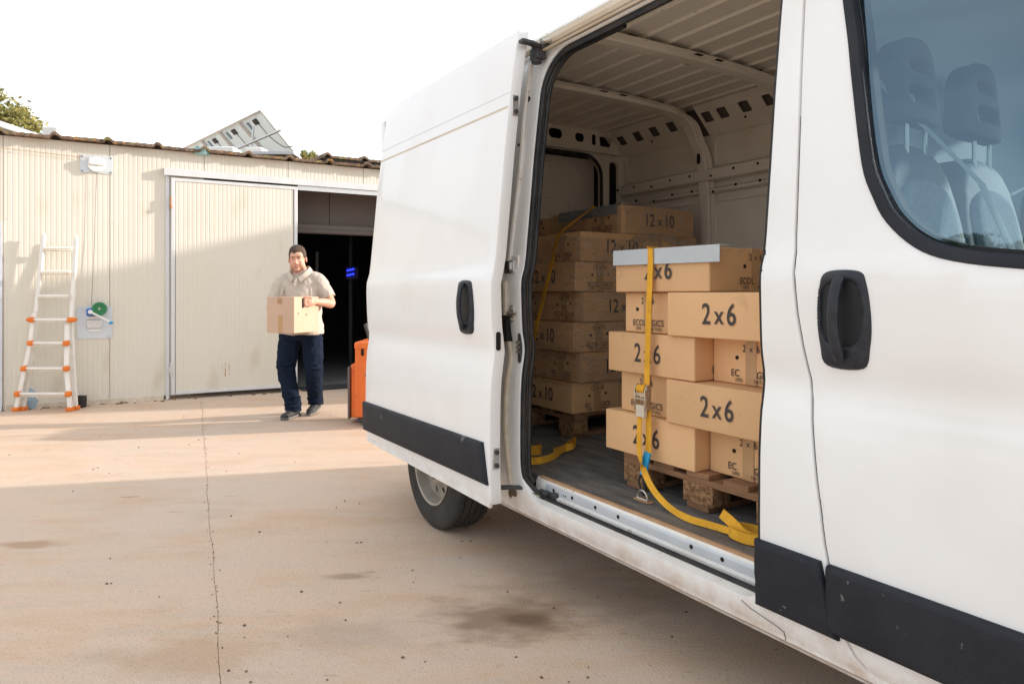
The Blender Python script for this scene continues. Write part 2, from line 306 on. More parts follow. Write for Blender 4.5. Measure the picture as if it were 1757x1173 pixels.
def inside(px, py, poly):
    px = np.asarray(px); py = np.asarray(py); r = np.zeros(px.shape, bool); n = len(poly); j = n - 1
    for i in range(n):
        xi, yi = poly[i]; xj, yj = poly[j]
        if yi != yj:
            c = ((yi > py) != (yj > py)) & (px < (xj - xi) * (py - yi) / (yj - yi) + xi); r ^= c
        j = i
    return r
def resample(poly, step):
    o = []
    for i, p in enumerate(poly):
        q = poly[(i + 1) % len(poly)]; d = math.dist(p, q); k = max(1, int(math.ceil(d / step)))
        for j in range(k): o.append((p[0] + (q[0] - p[0]) * j / k, p[1] + (q[1] - p[1]) * j / k))
    return o
def area(poly): return sum(poly[i - 1][0] * poly[i][1] - poly[i][0] * poly[i - 1][1] for i in range(len(poly))) / 2
def offset(poly, d):                     # + = into the polygon when CCW
    s = 1 if area(poly) > 0 else -1; o = []; n = len(poly)
    for i in range(n):
        a, b, c = Vector(poly[i - 1]), Vector(poly[i]), Vector(poly[(i + 1) % n]); e1 = (b - a); e2 = (c - b)
        if e1.length < 1e-7 or e2.length < 1e-7: o.append(tuple(b)); continue
        e1.normalize(); e2.normalize(); n1 = Vector((-e1.y, e1.x)) * s; n2 = Vector((-e2.y, e2.x)) * s; m = n1 + n2
        if m.length < 1e-6: m = n1
        m = m.normalized(); k = max(.5, m.dot(n1)); q = b + m * d / k; o.append((q.x, q.y))
    return o
def rrect(x0, y0, x1, y1, r, n=6):
    rr = r if isinstance(r, (list, tuple)) else [r] * 4; o = []
    for (cx, cy, a0, q) in ((x0, y0, 180, rr[0]), (x1, y0, 270, rr[1]), (x1, y1, 0, rr[2]), (x0, y1, 90, rr[3])):
        sx = cx + q if cx == x0 else cx - q; sy = cy + q if cy == y0 else cy - q
        for k in range(n + 1): a = R(a0 + 90 * k / n); o.append((sx + q * math.cos(a), sy + q * math.sin(a)))
    return o
def smooth_poly(pts, n=5):               # Catmull-Rom through closed points
    o = []; m = len(pts)
    for i in range(m):
        p0, p1, p2, p3 = [Vector(pts[(i + k) % m]) for k in (-1, 0, 1, 2)]
        for k in range(n):
            t = k / n; q = .5 * ((2 * p1) + (-p0 + p2) * t + (2 * p0 - 5 * p1 + 4 * p2 - p3) * t * t + (-p0 + 3 * p1 - 3 * p2 + p3) * t ** 3); o.append(tuple(q))
    return o
def cr(pts, n=6):                        # open Catmull-Rom, any dimension
    P = [Vector(p) for p in pts]; P = [2 * P[0] - P[1]] + P + [2 * P[-1] - P[-2]]; o = []
    for i in range(1, len(P) - 2):
        p0, p1, p2, p3 = P[i - 1:i + 3]
        for k in range(n):
            t = k / n; o.append(.5 * ((2 * p1) + (-p0 + p2) * t + (2 * p0 - 5 * p1 + 4 * p2 - p3) * t * t + (-p0 + 3 * p1 - 3 * p2 + p3) * t ** 3))
    o.append(P[-2]); return o
def patch(mb, poly, holes, F, inward, th, step=.06, gx=.16, gz=.035, roll=0, zs=None):
    loops = [resample(poly, step)] + [resample(h, step) for h in holes]
    pts = []; edges = []; depth = []
    for li, lp in enumerate(loops):
        o = len(pts); pts += lp; depth += [roll] * len(lp); edges += [(o + i, o + (i + 1) % len(lp)) for i in range(len(lp))]
    nb = len(pts)
    ring = []
    if roll:
        for li, lp in enumerate(loops):
            sg = 1 if li == 0 else -1
            ring += offset(lp, sg * roll * .45); depth += [roll * .22] * len(lp)
            ring += offset(lp, sg * roll * 1.3); depth += [0] * len(lp)
    pts = pts + ring
    A = np.array(pts); bx0, by0 = A.min(0); bx1, by1 = A.max(0)
    gxs = np.arange(bx0 + gx / 2, bx1, gx); gzs = np.arange(by0 + gz / 2, by1, gz) if zs is None else np.array(zs)
    X, Z = np.meshgrid(gxs, gzs); X = X.ravel(); Z = Z.ravel(); ok = inside(X, Z, loops[0])
    for h in loops[1:]: ok &= ~inside(X, Z, h)
    X, Z = X[ok], Z[ok]
    if len(X):
        d = np.sqrt(((X[:, None] - A[None, :, 0]) ** 2 + (Z[:, None] - A[None, :, 1]) ** 2)).min(1); k = d > max(.012, roll * .6); X, Z = X[k], Z[k]
    pts = pts + list(zip(X, Z)); depth += [0] * len(X)
    res = delaunay_2d_cdt([Vector((float(p[0]), float(p[1]))) for p in pts], edges, [], 0, 1e-5)
    vo, _, fo, ov = res[0], res[1], res[2], res[3]
    dep = [depth[o[0]] if o else 0 for o in ov]
    C = np.array([[sum(vo[i][0] for i in f) / 3, sum(vo[i][1] for i in f) / 3] for f in fo]); ok = inside(C[:, 0], C[:, 1], loops[0])
    for h in loops[1:]: ok &= ~inside(C[:, 0], C[:, 1], h)
    fo = [f for f, k in zip(fo, ok) if k]; used = sorted({i for f in fo for i in f}); mp_ = {o: i for i, o in enumerate(used)}
    inw = Vector(inward); V = [Vector(F(vo[o][0], vo[o][1])) + inw * dep[o] for o in used]; FF = [tuple(mp_[i] for i in f) for f in fo]
    a, b, c = [V[i] for i in FF[len(FF) // 2]]
    if (b - a).cross(c - a).dot(inw) > 0: FF = [f[::-1] for f in FF]
    n = len(V)
    if th:
        cnt = {}
        for f in FF:
            for i in range(3): cnt[(f[i], f[(i + 1) % 3])] = 1
        be = [e for e in cnt if (e[1], e[0]) not in cnt]; V2 = [p + inw * (th - dep[used[i]]) for i, p in enumerate(V)]
        mb.add(V + V2, FF + [tuple(i + n for i in f[::-1]) for f in FF] + [(e[1], e[0], e[0] + n, e[1] + n) for e in be])
    else: mb.add(V, FF)
    return mb

def obj(name, mb, m, parent=None, label=None, bevel=0, smooth=35, off=None, kind=None, seg=2):
    me = bpy.data.meshes.new(name); V = mb.v
    if off is not None: V = [(p[0] - off[0], p[1] - off[1], p[2] - off[2]) for p in V]
    me.from_pydata(V, [], mb.f); me.materials.append(MT[m] if isinstance(m, str) else m)
    if smooth: me.shade_smooth(); me.set_sharp_from_angle(angle=R(smooth))
    o = bpy.data.objects.new(name, me); col.objects.link(o)
    if parent: o.parent = parent
    if label: o['label'] = label
    if kind: o['kind'] = kind
    if bevel:
        bm = o.modifiers.new('bevel', 'BEVEL'); bm.width = bevel; bm.segments = seg; bm.limit_method = 'ANGLE'; bm.angle_limit = R(40)
    return o
def inst(src, parent, loc=(0, 0, 0), rot=(0, 0, 0), scale=(1, 1, 1)):
    o = src.copy(); col.objects.link(o); o.parent = parent; o.location = loc; o.rotation_euler = rot; o.scale = scale; return o
def thing(name, label, cat, loc=(0, 0, 0), rz=0, group=None):
    o = bpy.data.objects.new(name, None); o.empty_display_size = .2; col.objects.link(o); o.location = loc; o.rotation_euler = (0, 0, rz)
    o['label'] = label; o['category'] = cat
    if group: o['group'] = group
    return o
def tag(o, label, cat, group=None):
    o['label'] = label; o['category'] = cat
    if group: o['group'] = group
    return o
_tx = {}
def text_mesh(s, size, sx=1):
    k = (s, size, sx)
    if k in _tx: return _tx[k]
    c = bpy.data.curves.new('print', 'FONT'); c.body = s; c.size = size; c.align_x = 'CENTER'; c.align_y = 'CENTER'; c.resolution_u = 4; c.offset = size * .010
    o = bpy.data.objects.new('tmp', c); col.objects.link(o); bpy.context.view_layer.update()
    me = bpy.data.meshes.new_from_object(o.evaluated_get(bpy.context.evaluated_depsgraph_get())); bpy.data.objects.remove(o)
    for v in me.vertices: v.co.x *= sx
    me.materials.clear(); me.materials.append(MT['ink']); _tx[k] = me; return me
def text(name, s, size, parent, loc, rot, sx=1):
    o = bpy.data.objects.new(name, text_mesh(s, size, sx)); col.objects.link(o); o.parent = parent; o.location = loc; o.rotation_euler = rot; return o
# ------------------------------------------------------------------ ground
F_PX = 1171.0
def PX(x, y, t): return Vector(((x - 878.5) / F_PX * t, t, 1.30 - (y - 505) / F_PX * t))
obj('ground', MB().add([(-900, -900, -.006), (900, -900, -.006), (900, 900, -.006), (-900, 900, -.006)], [(0, 1, 2, 3)]), 'ground_cement', kind='structure', smooth=0)
ja, jd = Vector((-3.746, 8.23)), Vector((2.777, -5.953)).normalized(); jn = Vector((-jd.y, jd.x))   # jn points to the right slab
Lp, Rp = [], []
for i in range(-60, 700):
    p = ja + jd * (i * .02); a = (random.random() ** 4) * .008; b = (random.random() ** 4) * .007
    wv = .004 * math.sin(i * .05) + .003 * math.sin(i * .17 + 1); Lp.append(p + jn * (wv - .0009 - a * .35)); Rp.append(p + jn * (wv + .0009 + b * .35))
for pts, sgn in ((Lp, -1), (Rp, 1)):
    a, b = pts[0], pts[-1]; far = jn * sgn * 24
    ring = [(p.x, p.y) for p in pts] + [tuple(b + far), tuple(a + far)]
    obj('yard_slab', MB().prism(ring if sgn < 0 else ring, 'z', -.005, 0), 'ground_cement', kind='structure', smooth=0)
pb = MB(); rnd = random.Random(4)
for i in range(190):
    if i < 120: x, y = rnd.uniform(-1.1, 1.6), rnd.uniform(1.9, 4.6)
    else: x, y = rnd.uniform(-4.5, .2), rnd.uniform(2.0, 7.5)
    r = rnd.uniform(.002, .0058); pb.ball((x, y, r * .5), (r * rnd.uniform(.8, 1.5), r, r * .7), 6, 4)
for i in range(90):
    p = ja + jd * rnd.uniform(0, 7) + jn * rnd.gauss(0, .012); r = rnd.uniform(.0015, .004); pb.ball((p.x, p.y, r * .5), r, 5, 3)
obj('pebbles', pb, 'pebble', kind='stuff')
# ------------------------------------------------------------------ warehouse (local: x along the wall, y into the building)
W0 = Vector((-4.24, 8.457, 0)); WA = R(29)
def WP(s, y, z): return W0 + Matrix.Rotation(WA, 3, 'Z') @ Vector((s, y, z))
wh = thing('warehouse', 'long cream insulated-panel warehouse with grey sliding door half open and mossy roof edge', 'warehouse', W0, WA)
PW = 1.03
def rib_profile(wd, n, depth=.0019):
    pts = [(0, .009), (.003, .009), (.005, 0)]; per = (wd - .010) / n
    for i in range(n):
        a = .005 + i * per; pts += [(a + per * .33, 0), (a + per * .42, depth), (a + per * .58, depth), (a + per * .67, 0)]
    return pts + [(wd - .005, 0), (wd - .003, .009), (wd, .009)]
def rib_panel(wd, z0, z1, n=20, y0=0, back=.08):
    m = MB(); pr = [(x, y + y0) for x, y in rib_profile(wd, n)]; m.sheet(pr, 'z', [z0, z1])
    m.f = [f[::-1] for f in m.f]; m.box((0, y0 + .012, z0), (wd, y0 + back, z1)); return m
full = short = low = None
for i in range(-7, 10):
    s = -.64 + i * PW
    if -.0 < s + .5 and s + PW < 3.6 and s + PW > .05:
        if s < 0:
            pass
    a, b = s, s + PW - .002
    segs = []
    if b <= 0.39 - .0 and a < -.1 and b > 0:      # panel that meets the door frame
        segs = [(a, b, .05, 3.08)]
    elif a > -.1 and b < 3.6: segs = [(a, b, 2.86, 3.08)]
    elif i == -2 or i == -1: segs = [(a, b, .05, 3.08)]
    elif i == -3: pass
    else: segs = [(a, b, .05, 3.08)]
    for (a, b, z0, z1) in segs:
        o = obj('wall_panel', rib_panel(b - a, z0, z1), 'panel', wh, smooth=0); o.location = (a, 0, 0)
# the panel over the small side door
o = obj('wall_panel', rib_panel(PW - .002, 2.12, 3.08), 'panel', wh, smooth=0); o.location = (-2.70 - .0 - .0 + (-.64 - 2 * PW + 2.70) - PW, 0, 0)
# base strip, dirty
for a, b in ((-7.8, -3.70), (-1.67, -.07), (3.5, 9.5)): obj('wall_base', MB().box((a, -.012, 0), (b, .05, .055)), 'dusty_metal', wh)
# side door at the far left
sdx0, sdx1 = -3.68, -1.675
sf = obj('side_door', MB().box((sdx0 + .06, .01, .05), (sdx1 - .06, .05, 2.04)), 'alu_frame', wh)
obj('frame', MB().box((sdx0, -.03, 0), (sdx0 + .06, .05, 2.1)).box((sdx1 - .06, -.03, 0), (sdx1 - .003, .05, 2.1)).box((sdx0 + .06, -.03, 2.042), (sdx1 - .06, .05, 2.1)), 'zinc', sf)
# sliding door
sd_ = obj('sliding_door', MB(), 'alu_frame', wh) if False else None
dm = rib_panel(1.42, .10, 2.70, 28, -.045, .03); dm.v = [(x + .06, y, z) for x, y, z in dm.v]
door = obj('sliding_door', dm, 'panel', wh, smooth=0)
obj('frame', MB().box((.012, -.053, .06), (.055, -.012, 2.742)).box((1.487, -.053, .06), (1.53, -.012, 2.742)).box((.055, -.053, 2.70), (1.487, -.012, 2.742)).box((.06, -.050, .06), (1.48, -.012, .10)), 'alu_frame', door, bevel=.004)
obj('latch_bracket', MB().box((.0, -.062, .28), (.03, -.051, .46)).box((-.012, -.07, .33), (.012, -.054, .40)), 'galv', door, bevel=.003)
obj('rust_stain', MB().box((.628, -.0468, .27), (.636, -.0452, .36)).box((.630, -.0468, .38), (.634, -.0452, .43)).box((.592, -.0468, .36), (.595, -.0452, .40)).box((.675, -.0468, .32), (.681, -.0452, .41)).box((.622, -.048, .26), (.638, -.0452, .275)).box((.672, -.048, .275), (.684, -.0452, .288)), 'rust', door)
obj('upper_roller', MB().box((-.002, -.062, 2.36), (.012, -.051, 2.50)).cyl((.008, -.064, 2.36), (.008, -.064, 2.40), .012), 'rust', door)
# galvanised surround and track
obj('door_jamb', MB().box((-.045, -.018, 0), (-.004, .03, 2.86)), 'alu_frame', wh, bevel=.004)
obj('door_jamb', MB().box((3.40, -.05, 0), (3.46, .03, 2.86)), 'alu_frame', wh, bevel=.004)
tr = obj('door_track', MB().prism([(-.07, 2.765), (-.062, 2.765), (-.062, 2.835), (0, 2.835), (0, 2.86), (-.07, 2.85)], 'x', -.065, 3.55), 'alu_frame', wh)
obj('track_rail', MB().box((1.535, -.050, 2.70), (3.5, -.030, 2.762)), 'galv', wh)
# dark interior: lobby, cold room
LN = 3.40
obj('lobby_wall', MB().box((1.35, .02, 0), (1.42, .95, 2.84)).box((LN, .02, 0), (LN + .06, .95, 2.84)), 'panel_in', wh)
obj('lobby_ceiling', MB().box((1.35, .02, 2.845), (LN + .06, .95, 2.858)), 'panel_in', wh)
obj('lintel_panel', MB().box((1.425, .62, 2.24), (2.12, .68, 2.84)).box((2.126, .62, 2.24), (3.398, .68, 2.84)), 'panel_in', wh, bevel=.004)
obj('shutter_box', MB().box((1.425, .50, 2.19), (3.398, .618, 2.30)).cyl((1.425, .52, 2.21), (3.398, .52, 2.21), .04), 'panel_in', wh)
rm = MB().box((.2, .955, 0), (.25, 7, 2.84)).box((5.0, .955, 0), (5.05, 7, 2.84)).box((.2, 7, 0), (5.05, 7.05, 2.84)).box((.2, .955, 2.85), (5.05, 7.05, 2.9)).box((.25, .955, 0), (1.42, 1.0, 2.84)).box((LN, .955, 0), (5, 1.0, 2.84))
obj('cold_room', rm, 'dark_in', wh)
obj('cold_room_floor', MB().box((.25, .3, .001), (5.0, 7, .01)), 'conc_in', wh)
th = MB(); 
for i in range(24):
    a = i / 24; 
mv = []
mf = []
nx, ny = 40, 16
for j in range(ny + 1):
    for i in range(nx + 1):
        x = 1.60 + 1.75 * i / nx; y = -.12 + .42 * j / ny; mv.append((x, y, .012 + .010 * math.sin(x * 23 + y * 9) * math.sin(y * 31) + .006 * random.random()))
for j in range(ny):
    for i in range(nx): a = j * (nx + 1) + i; mf.append((a, a + 1, a + nx + 2, a + nx + 1))
tag(obj('rubber_mat', MB().add([W0 + Matrix.Rotation(WA, 3, 'Z') @ Vector(p) for p in mv], mf), 'mat_black'), 'wrinkled black rubber mat lying across the dark doorway threshold', 'mat')
# screws on the cladding
sc_ = obj('screw', MB().cyl((0, -.006, 0), (0, .002, 0), .007, 8), 'galv', wh); sc_.location = (-1.60, 0, 2.9)
for i in range(-6, 8):
    for z in (.35, 1.25, 2.15, 2.98):
        if i in (-1, 0) or (z > 2.9 and i < 4) or i > 3: inst(sc_, wh, (-.60 + i * PW, 0, z))
q = thing('storage_rack', 'dim grey storage rack standing deep inside the dark doorway', 'rack', WP(2.1, 5.2, 0), WA)
for x in (-.9, .0, .9): obj('upright', MB().box((x - .03, -.03, 0), (x + .03, .03, 2.2)), 'roof_metal', q)
for z in (.5, 1.1, 1.7): obj('shelf', MB().box((-.9, -.03, z), (.9, .5, z + .05)), 'roof_metal', q)
# blue lamps inside
q = thing('insect_lamp', 'small lamp with two glowing blue tubes on the post inside the dark doorway', 'lamp', WP(2.95, 2.4, 1.60), WA)
obj('housing', MB().box((-.10, -.02, -.03), (.12, .04, .18)), 'dark_in', q, bevel=.004)
for dz in (.03, .115): obj('blue_tube', MB().cyl((-.085, -.035, dz), (.035, -.05, dz + .03), .013), 'bluelight', q)
obj('post', MB().box((-.03, .04, -1.58), (.03, .10, 1.2)), 'dark_in', q)
# roof sheets
def sheet_mesh(wd=.52):
    pts = []; n = 26
    for i in range(n + 1):
        x = wd * i / n; z = .0035 * math.cos(2 * math.pi * x / .0867)
        if x < .085: z = max(z, .040 * math.sin(math.pi * min(1, max(0, x / .085))) ** .35)
        pts.append((x, z))
    m = MB(); V = []; F = []
    ys = [-.11, 5.6]
    for (y, dz) in ((-.11, 0), (5.6, .34)):
        for (x, z) in pts: V.append((x, y, z + dz))
        for (x, z) in pts: V.append((x, y, z + dz - .032))
    k = len(pts)
    for i in range(k - 1):
        F += [(i, i + 1, 2 * k + i + 1, 2 * k + i), (k + i + 1, k + i, 3 * k + i, 3 * k + i + 1), (i + 1, i, k + i, k + i + 1)]
    F += [(0, 2 * k, 3 * k, k), (k - 1, 2 * k - 1, 4 * k - 1, 3 * k - 1)]
    return m.add(V, F)
s0 = obj('roof_sheet', sheet_mesh(), 'fibro', wh, smooth=40); s0.location = (-1.225 - .522 * 10, 0, 3.115)
for i in range(1, 31):
    o = inst(s0, wh, (s0.location.x + .522 * i, random.uniform(-.015, .015), 3.115 + random.uniform(-.006, .006)), (0, random.uniform(-.012, .012), 0))
for i in range(4):      # second, raised layer near the right end
    inst(s0, wh, (1.45 + .9 + .522 * i - .45, .10, 3.215), (R(1.2), 0, 0))
# black box standing in for the shaded gap under the raised layer
obj('gap_shade_block', MB().box((1.9, .0, 3.14), (4.0, .05, 3.185)), 'hole', wh)
# bracket plate with pulley, its cable and the winch
q = thing('pulley_bracket', 'pale metal plate with a white pulley high on the warehouse wall', 'bracket', WP(-.776, 0, 2.73), WA)
obj('plate', MB().box((-.165, -.008, 0), (.165, 0, .21)), 'zinc', q, bevel=.002)
obj('pulley', MB().lathe([(.02, 0), (.085, 0), (.09, .01), (.075, .022), (.09, .035), (.085, .045), (.02, .045)], (0, -.012, .10), (0, -1, 0), 28), 'white_plastic', q)
obj('pulley_hood', MB().obox((0, -.05, .13), (.16, .05, .09)), 'white_plastic', q, bevel=.015)
for x in (-.145, .145):
    for z in (.02, .19): obj('bolt', MB().cyl((x, -.014, z), (x, -.008, z), .008, 8), 'plastic_dark', q)
obj('cable', MB().tube([(0, -.03, .02), (-.02, -.03, -.8), (-.05, -.04, -1.56)], .0022, 5), 'plastic_dark', q)
obj('cable', MB().tube([(-.08, -.03, .17), (-.6, -.03, .19), (-1.2, -.03, .21)], .0025, 5), 'rust', q)
q = thing('hand_winch', 'grey plate with a green wheel and blue hand winch low on the warehouse wall', 'winch', WP(-.79, 0, .775), WA)
obj('plate', MB().box((-.185, -.008, 0), (.175, 0, .38)), 'zinc', q, bevel=.002)
obj('green_wheel', MB().lathe([(.012, -.01), (.03, -.012), (.032, .0), (.055, .0), (.06, -.012), (.075, -.012), (.08, 0), (.075, .03), (.012, .03)], (.045, -.07, .355), (0, 1, 0), 32), 'green_wheel', q)
obj('hub_bolt', MB().cyl((.045, -.09, .355), (.045, -.0, .355), .011, 10), 'steel', q)
obj('gear_box', MB().box((-.085, -.075, .275), (-.005, -.008, .36)), 'blue_plastic', q, bevel=.01)
obj('cover_plate', MB().box((-.085, -.022, .125), (.07, -.009, .225)), 'galv', q, bevel=.004)
obj('label_holder', MB().box((-.07, -.02, .09), (.06, -.009, .115)), 'white_plastic', q, bevel=.003)
obj('mount_bar', MB().box((-.085, -.03, .235), (.03, -.009, .265)), 'white_plastic', q, bevel=.003)
cr_ = obj('crank', MB().tube([(-.045, -.10, .32), (.055, -.10, .26), (.15, -.10, .20)], [(.012, .02), (.012, .016), (.012, .014)], 8).cyl((-.045, -.075, .32), (-.045, -.11, .32), .024), 'white_plastic', q)
obj('crank_grip', MB().ball((.165, -.11, .19), (.026, .028, .017), 12, 8), 'strap_blue', cr_)
# things on the roof
def panel_array():
    A = Vector((-4.49, 12.2, 4.60)); d = Vector((-.676, .737, 0)); p = Vector((.737, .676, 0)); tl = R(46)
    dn = p * math.cos(tl) + Vector((0, 0, -math.sin(tl))); nrm = d.cross(dn)
    if nrm.z < 0: nrm = -nrm
    root = thing('solar_array', 'row of tilted solar panels seen from their pale back on the warehouse roof', 'solar panels', A + dn * .8 + d * 2.1)
    off = root.location
    for i in range(4):
        o = A + d * (1.06 * i); m = MB(); L_, Wd = 1.66, 1.04
        def P_(a, b, c): return o + d * a + dn * b + nrm * c
        c8 = lambda a0, a1, b0, b1, c0, c1: MB().add([P_(a0, b0, c0), P_(a1, b0, c0), P_(a1, b1, c0), P_(a0, b1, c0), P_(a0, b0, c1), P_(a1, b0, c1), P_(a1, b1, c1), P_(a0, b1, c1)], [(0, 3, 2, 1), (4, 5, 6, 7), (0, 1, 5, 4), (1, 2, 6, 5), (2, 3, 7, 6), (3, 0, 4, 7)])
        m.add(*(lambda t: (t.v, t.f))(c8(.01, Wd - .01, .01, L_ - .01, .02, .028)))
        pn = obj('solar_panel', m, 'solar_back', root, off=off)
        fm = MB()
        for bb in ((0, Wd, 0, .035), (0, Wd, L_ - .035, L_), (0, .035, .035, L_ - .035), (Wd - .035, Wd, .035, L_ - .035)):
            t = c8(*bb, -.02, .03); fm.add(t.v, t.f)
        obj('frame', fm, 'galv', pn, off=off)
        t = c8(.42, .58, .10, .21, -.01, .019); obj('junction_box', t, 'plastic_dark', pn, off=off)
        t = c8(.78, .90, .10, .26, .012, .0195); obj('sticker', t, 'blue_grey', pn, off=off)
        pts = cr([P_(.45, .2, 0), P_(.36, .5, -.03), P_(.15, .75, -.04), P_(-.15, .8, -.04)] if i < 3 else [P_(.45, .2, 0), P_(.4, .5, -.03), P_(.5, .8, -.03)], 5)
        obj('cable', MB().tube(pts, .008, 5), 'plastic_dark', pn, off=off)
    def Q(a, b, c): return A + d * a + dn * b + nrm * c
    obj('support_rail', MB().tube([PX(400, 258, 12.2), PX(482, 223, 12.0)], .024, 6), 'galv', root, off=off)
    for a in (.6, 3.6):
        obj('strut', MB().tube([Q(a, .2, -.04), Vector((Q(a, .2, 0).x - .1, Q(a, .2, 0).y - .1, 3.34))], .022, 6), 'galv', root, off=off)
        obj('strut', MB().tube([Q(a, 1.5, -.04), Vector((Q(a, .2, 0).x - .1, Q(a, .2, 0).y - .1, 3.36))], .018, 6), 'galv', root, off=off)
panel_array()
def roof_bit(name, label, cat, x0, x1, ytop, ybot, t, dep, m, bev=.02, group=None):
    a, b = PX(x0, ytop, t), PX(x1, ybot, t); q = obj(name, MB().box((a.x, t, 0), (b.x, t + dep, a.z - b.z)), m, bevel=bev)
    q.location = (0, 0, b.z); return tag(q, label, cat, group)
def centred(o):
    me = o.data; c = sum((v.co for v in me.vertices), Vector()) / len(me.vertices); c.z = 0
    for v in me.vertices: v.co -= c
    o.location += c
centred(roof_bit('gutter_end', 'small pale turquoise plastic box sitting on the roof edge', 'plastic box', 333, 353, 252, 264.5, 8.55, .12, 'aqua', .008))
centred(roof_bit('roof_block', 'long white block on the roof under the left end of the solar panels', 'block', 350, 401, 251, 262.5, 9.4, .3, 'white_plastic'))
centred(roof_bit('roof_block', 'short white block on the roof beneath the solar panel support', 'block', 421, 450, 252, 266, 9.9, .3, 'white_plastic'))
centred(roof_bit('metal_profile', 'dark flat metal profile lying on the roof below the solar panels', 'metal profile', 432, 504, 259.5, 265, 9.3, .25, 'roof_metal', .004))
centred(roof_bit('condenser_unit', 'pale square cooling unit standing on the roof at the far left', 'cooling unit', 72, 97, 218, 232, 9.6, .5, 'white_plastic', .01))
q = thing('shed', 'low neighbouring shed with a grey sheet roof rising behind the left end of the warehouse', 'shed', (-14.4, 14.4, 0))
obj('wall', MB().box((-3.6, -.8, 0), (3.9, .75, 4.62)), 'panel', q)
obj('roof', MB().box((-3.9, -1.0, 4.68), (4.08, .95, 4.80)).box((-3.8, -.9, 4.62), (3.99, .85, 4.68)), 'roof_metal', q, bevel=.01)
# ------------------------------------------------------------------ trees
def tree(name, label, base, H, crown, rad, nclump, leaf, mname='leaf_olive', seed=1, group=None, lobes=None, squash=.8, npl=46):
    rn = random.Random(seed); root = thing(name, label, 'tree', base, 0, group); tm = MB()
    top = Vector((rn.uniform(-.3, .3), rn.uniform(-.3, .3), H * .8)); tp = cr([(0, 0, -.1), (.1, .05, H * .3), (top.x * .6, top.y * .6, H * .55), tuple(top)], 4)
    tm.tube(tp, [.035 * H * (1 - .8 * i / (len(tp) - 1)) * .7 for i in range(len(tp))], 8); lm = MB(); C0 = Vector((0, 0, crown))
    cs = []
    for i in range(nclump):
        lb = rn.choice(lobes) if lobes else (0, 0, 0, 1)
        while True:
            v = Vector((rn.uniform(-1, 1), rn.uniform(-1, 1), rn.uniform(-1, 1)))
            if v.length < 1 and v.length > .25: break
        v.z *= squash; c = C0 + Vector(lb[:3]) + v * rad * lb[3]; cs.append(c)
        if i % 4 == 0:
            a = tp[rn.randrange(len(tp) // 2, len(tp))]; mid = (a + c) / 2 + Vector((0, 0, -.1 * rad)); tm.tube([a, mid, c], [.012 * H, .007 * H, .002 * H], 5)
        r = rad * rn.uniform(.10, .22)
        for k in range(npl):
            g = Vector((rn.gauss(0, 1), rn.gauss(0, 1), rn.gauss(0, .7))) * r * .55; p = c + g; s = leaf * rn.uniform(.6, 1.3)
            a = Vector((rn.uniform(-1, 1), rn.uniform(-1, 1), rn.uniform(-.8, .8))).normalized(); b = a.cross(Vector((rn.uniform(-1, 1), rn.uniform(-1, 1), rn.uniform(-1, 1)))).normalized()
            lm.add([p - a * s, p + b * s * .45, p + a * s, p - b * s * .45], [(0, 1, 2, 3)])
    obj('trunk', tm, 'bark', root); obj('crown', lm, mname, root, smooth=0)
tree('olive_tree', 'tall loose olive-green tree behind the left end of the warehouse', (-20.2, 25, 0), 9.9, 7.9, 2.0, 230, .10, seed=3,
     lobes=[(0, 0, .4, .95), (-1.5, 0, .3, 1.1), (.9, .3, -.5, .8), (1.9, 0, -.75, .55), (.2, 0, .9, .5)])
tree('distant_tree', 'small tree top showing just right of the solar panels', (-12.1, 40, 0), 9.9, 8.9, 1.0, 60, .12, seed=5)
tree('distant_tree', 'low tree top showing over the raised roof sheets beside the van', (-9.0, 42, 0), 9.6, 8.6, 1.3, 60, .12, seed=6)
# ------------------------------------------------------------------ the van (van frame: x = across, away from the camera; y = rearwards; z up)
RZ = R(32.6); RV = Matrix.Rotation(RZ, 3, 'Z')
def VW(v, u, z=0): return RV @ Vector((v, u, z))
OV = (2.70, 1.70, 0)
van = thing('delivery_van', 'white delivery van with its side door slid open onto stacked cartons', 'van', VW(*OV), RZ)
def vo(name, mb, m, parent=None, **k): return obj(name, mb, m, parent or van, off=OV, **k)
zt = [.20, .30, .33, .36, .42, .50, .65, .85, .96, 1.02, 1.055, 1.09, 1.13, 1.20, 1.33, 1.36, 1.385, 1.41, 1.47, 1.68, 1.90, 2.12, 2.30, 2.40, 2.46, 2.52]
vt = [1.72, 1.69, 1.668, 1.658, 1.652, 1.648, 1.646, 1.648, 1.655, 1.667, 1.671, 1.668, 1.658, 1.654, 1.650, 1.650, 1.656, 1.668, 1.676, 1.697, 1.718, 1.744, 1.768, 1.785, 1.805, 1.85]
_zz = np.arange(.1, 2.7, .004); _vv = np.interp(_zz, zt, vt); _k = np.exp(-.5 * (np.arange(-10, 11) * .004 / .013) ** 2); _k /= _k.sum(); _vv = np.convolve(np.pad(_vv, 10, mode='edge'), _k, 'valid')
def P(z): return float(np.interp(z, _zz, _vv))
def taper(u): return 0 if u > .45 else (.45 - u) ** 2 * .10
def near(d=0):
    return lambda u, z: (P(z) + taper(u) + d, u, z)
def far(d=0):
    return lambda u, z: (5.40 - P(z) - taper(u) - d, u, z)
ZS = [.39, .46, .55, .65, .75, .85, .92, .97, 1.0, 1.02, 1.04, 1.06, 1.08, 1.10, 1.13, 1.17, 1.22, 1.28, 1.33, 1.355, 1.37, 1.385, 1.40, 1.42, 1.46, 1.52, 1.6, 1.7, 1.8, 1.9, 2.0, 2.1, 2.2, 2.3, 2.38, 2.43]
U0, U1, UR = 1.262, 2.515, 4.25     # opening front, opening rear, rear end of the body
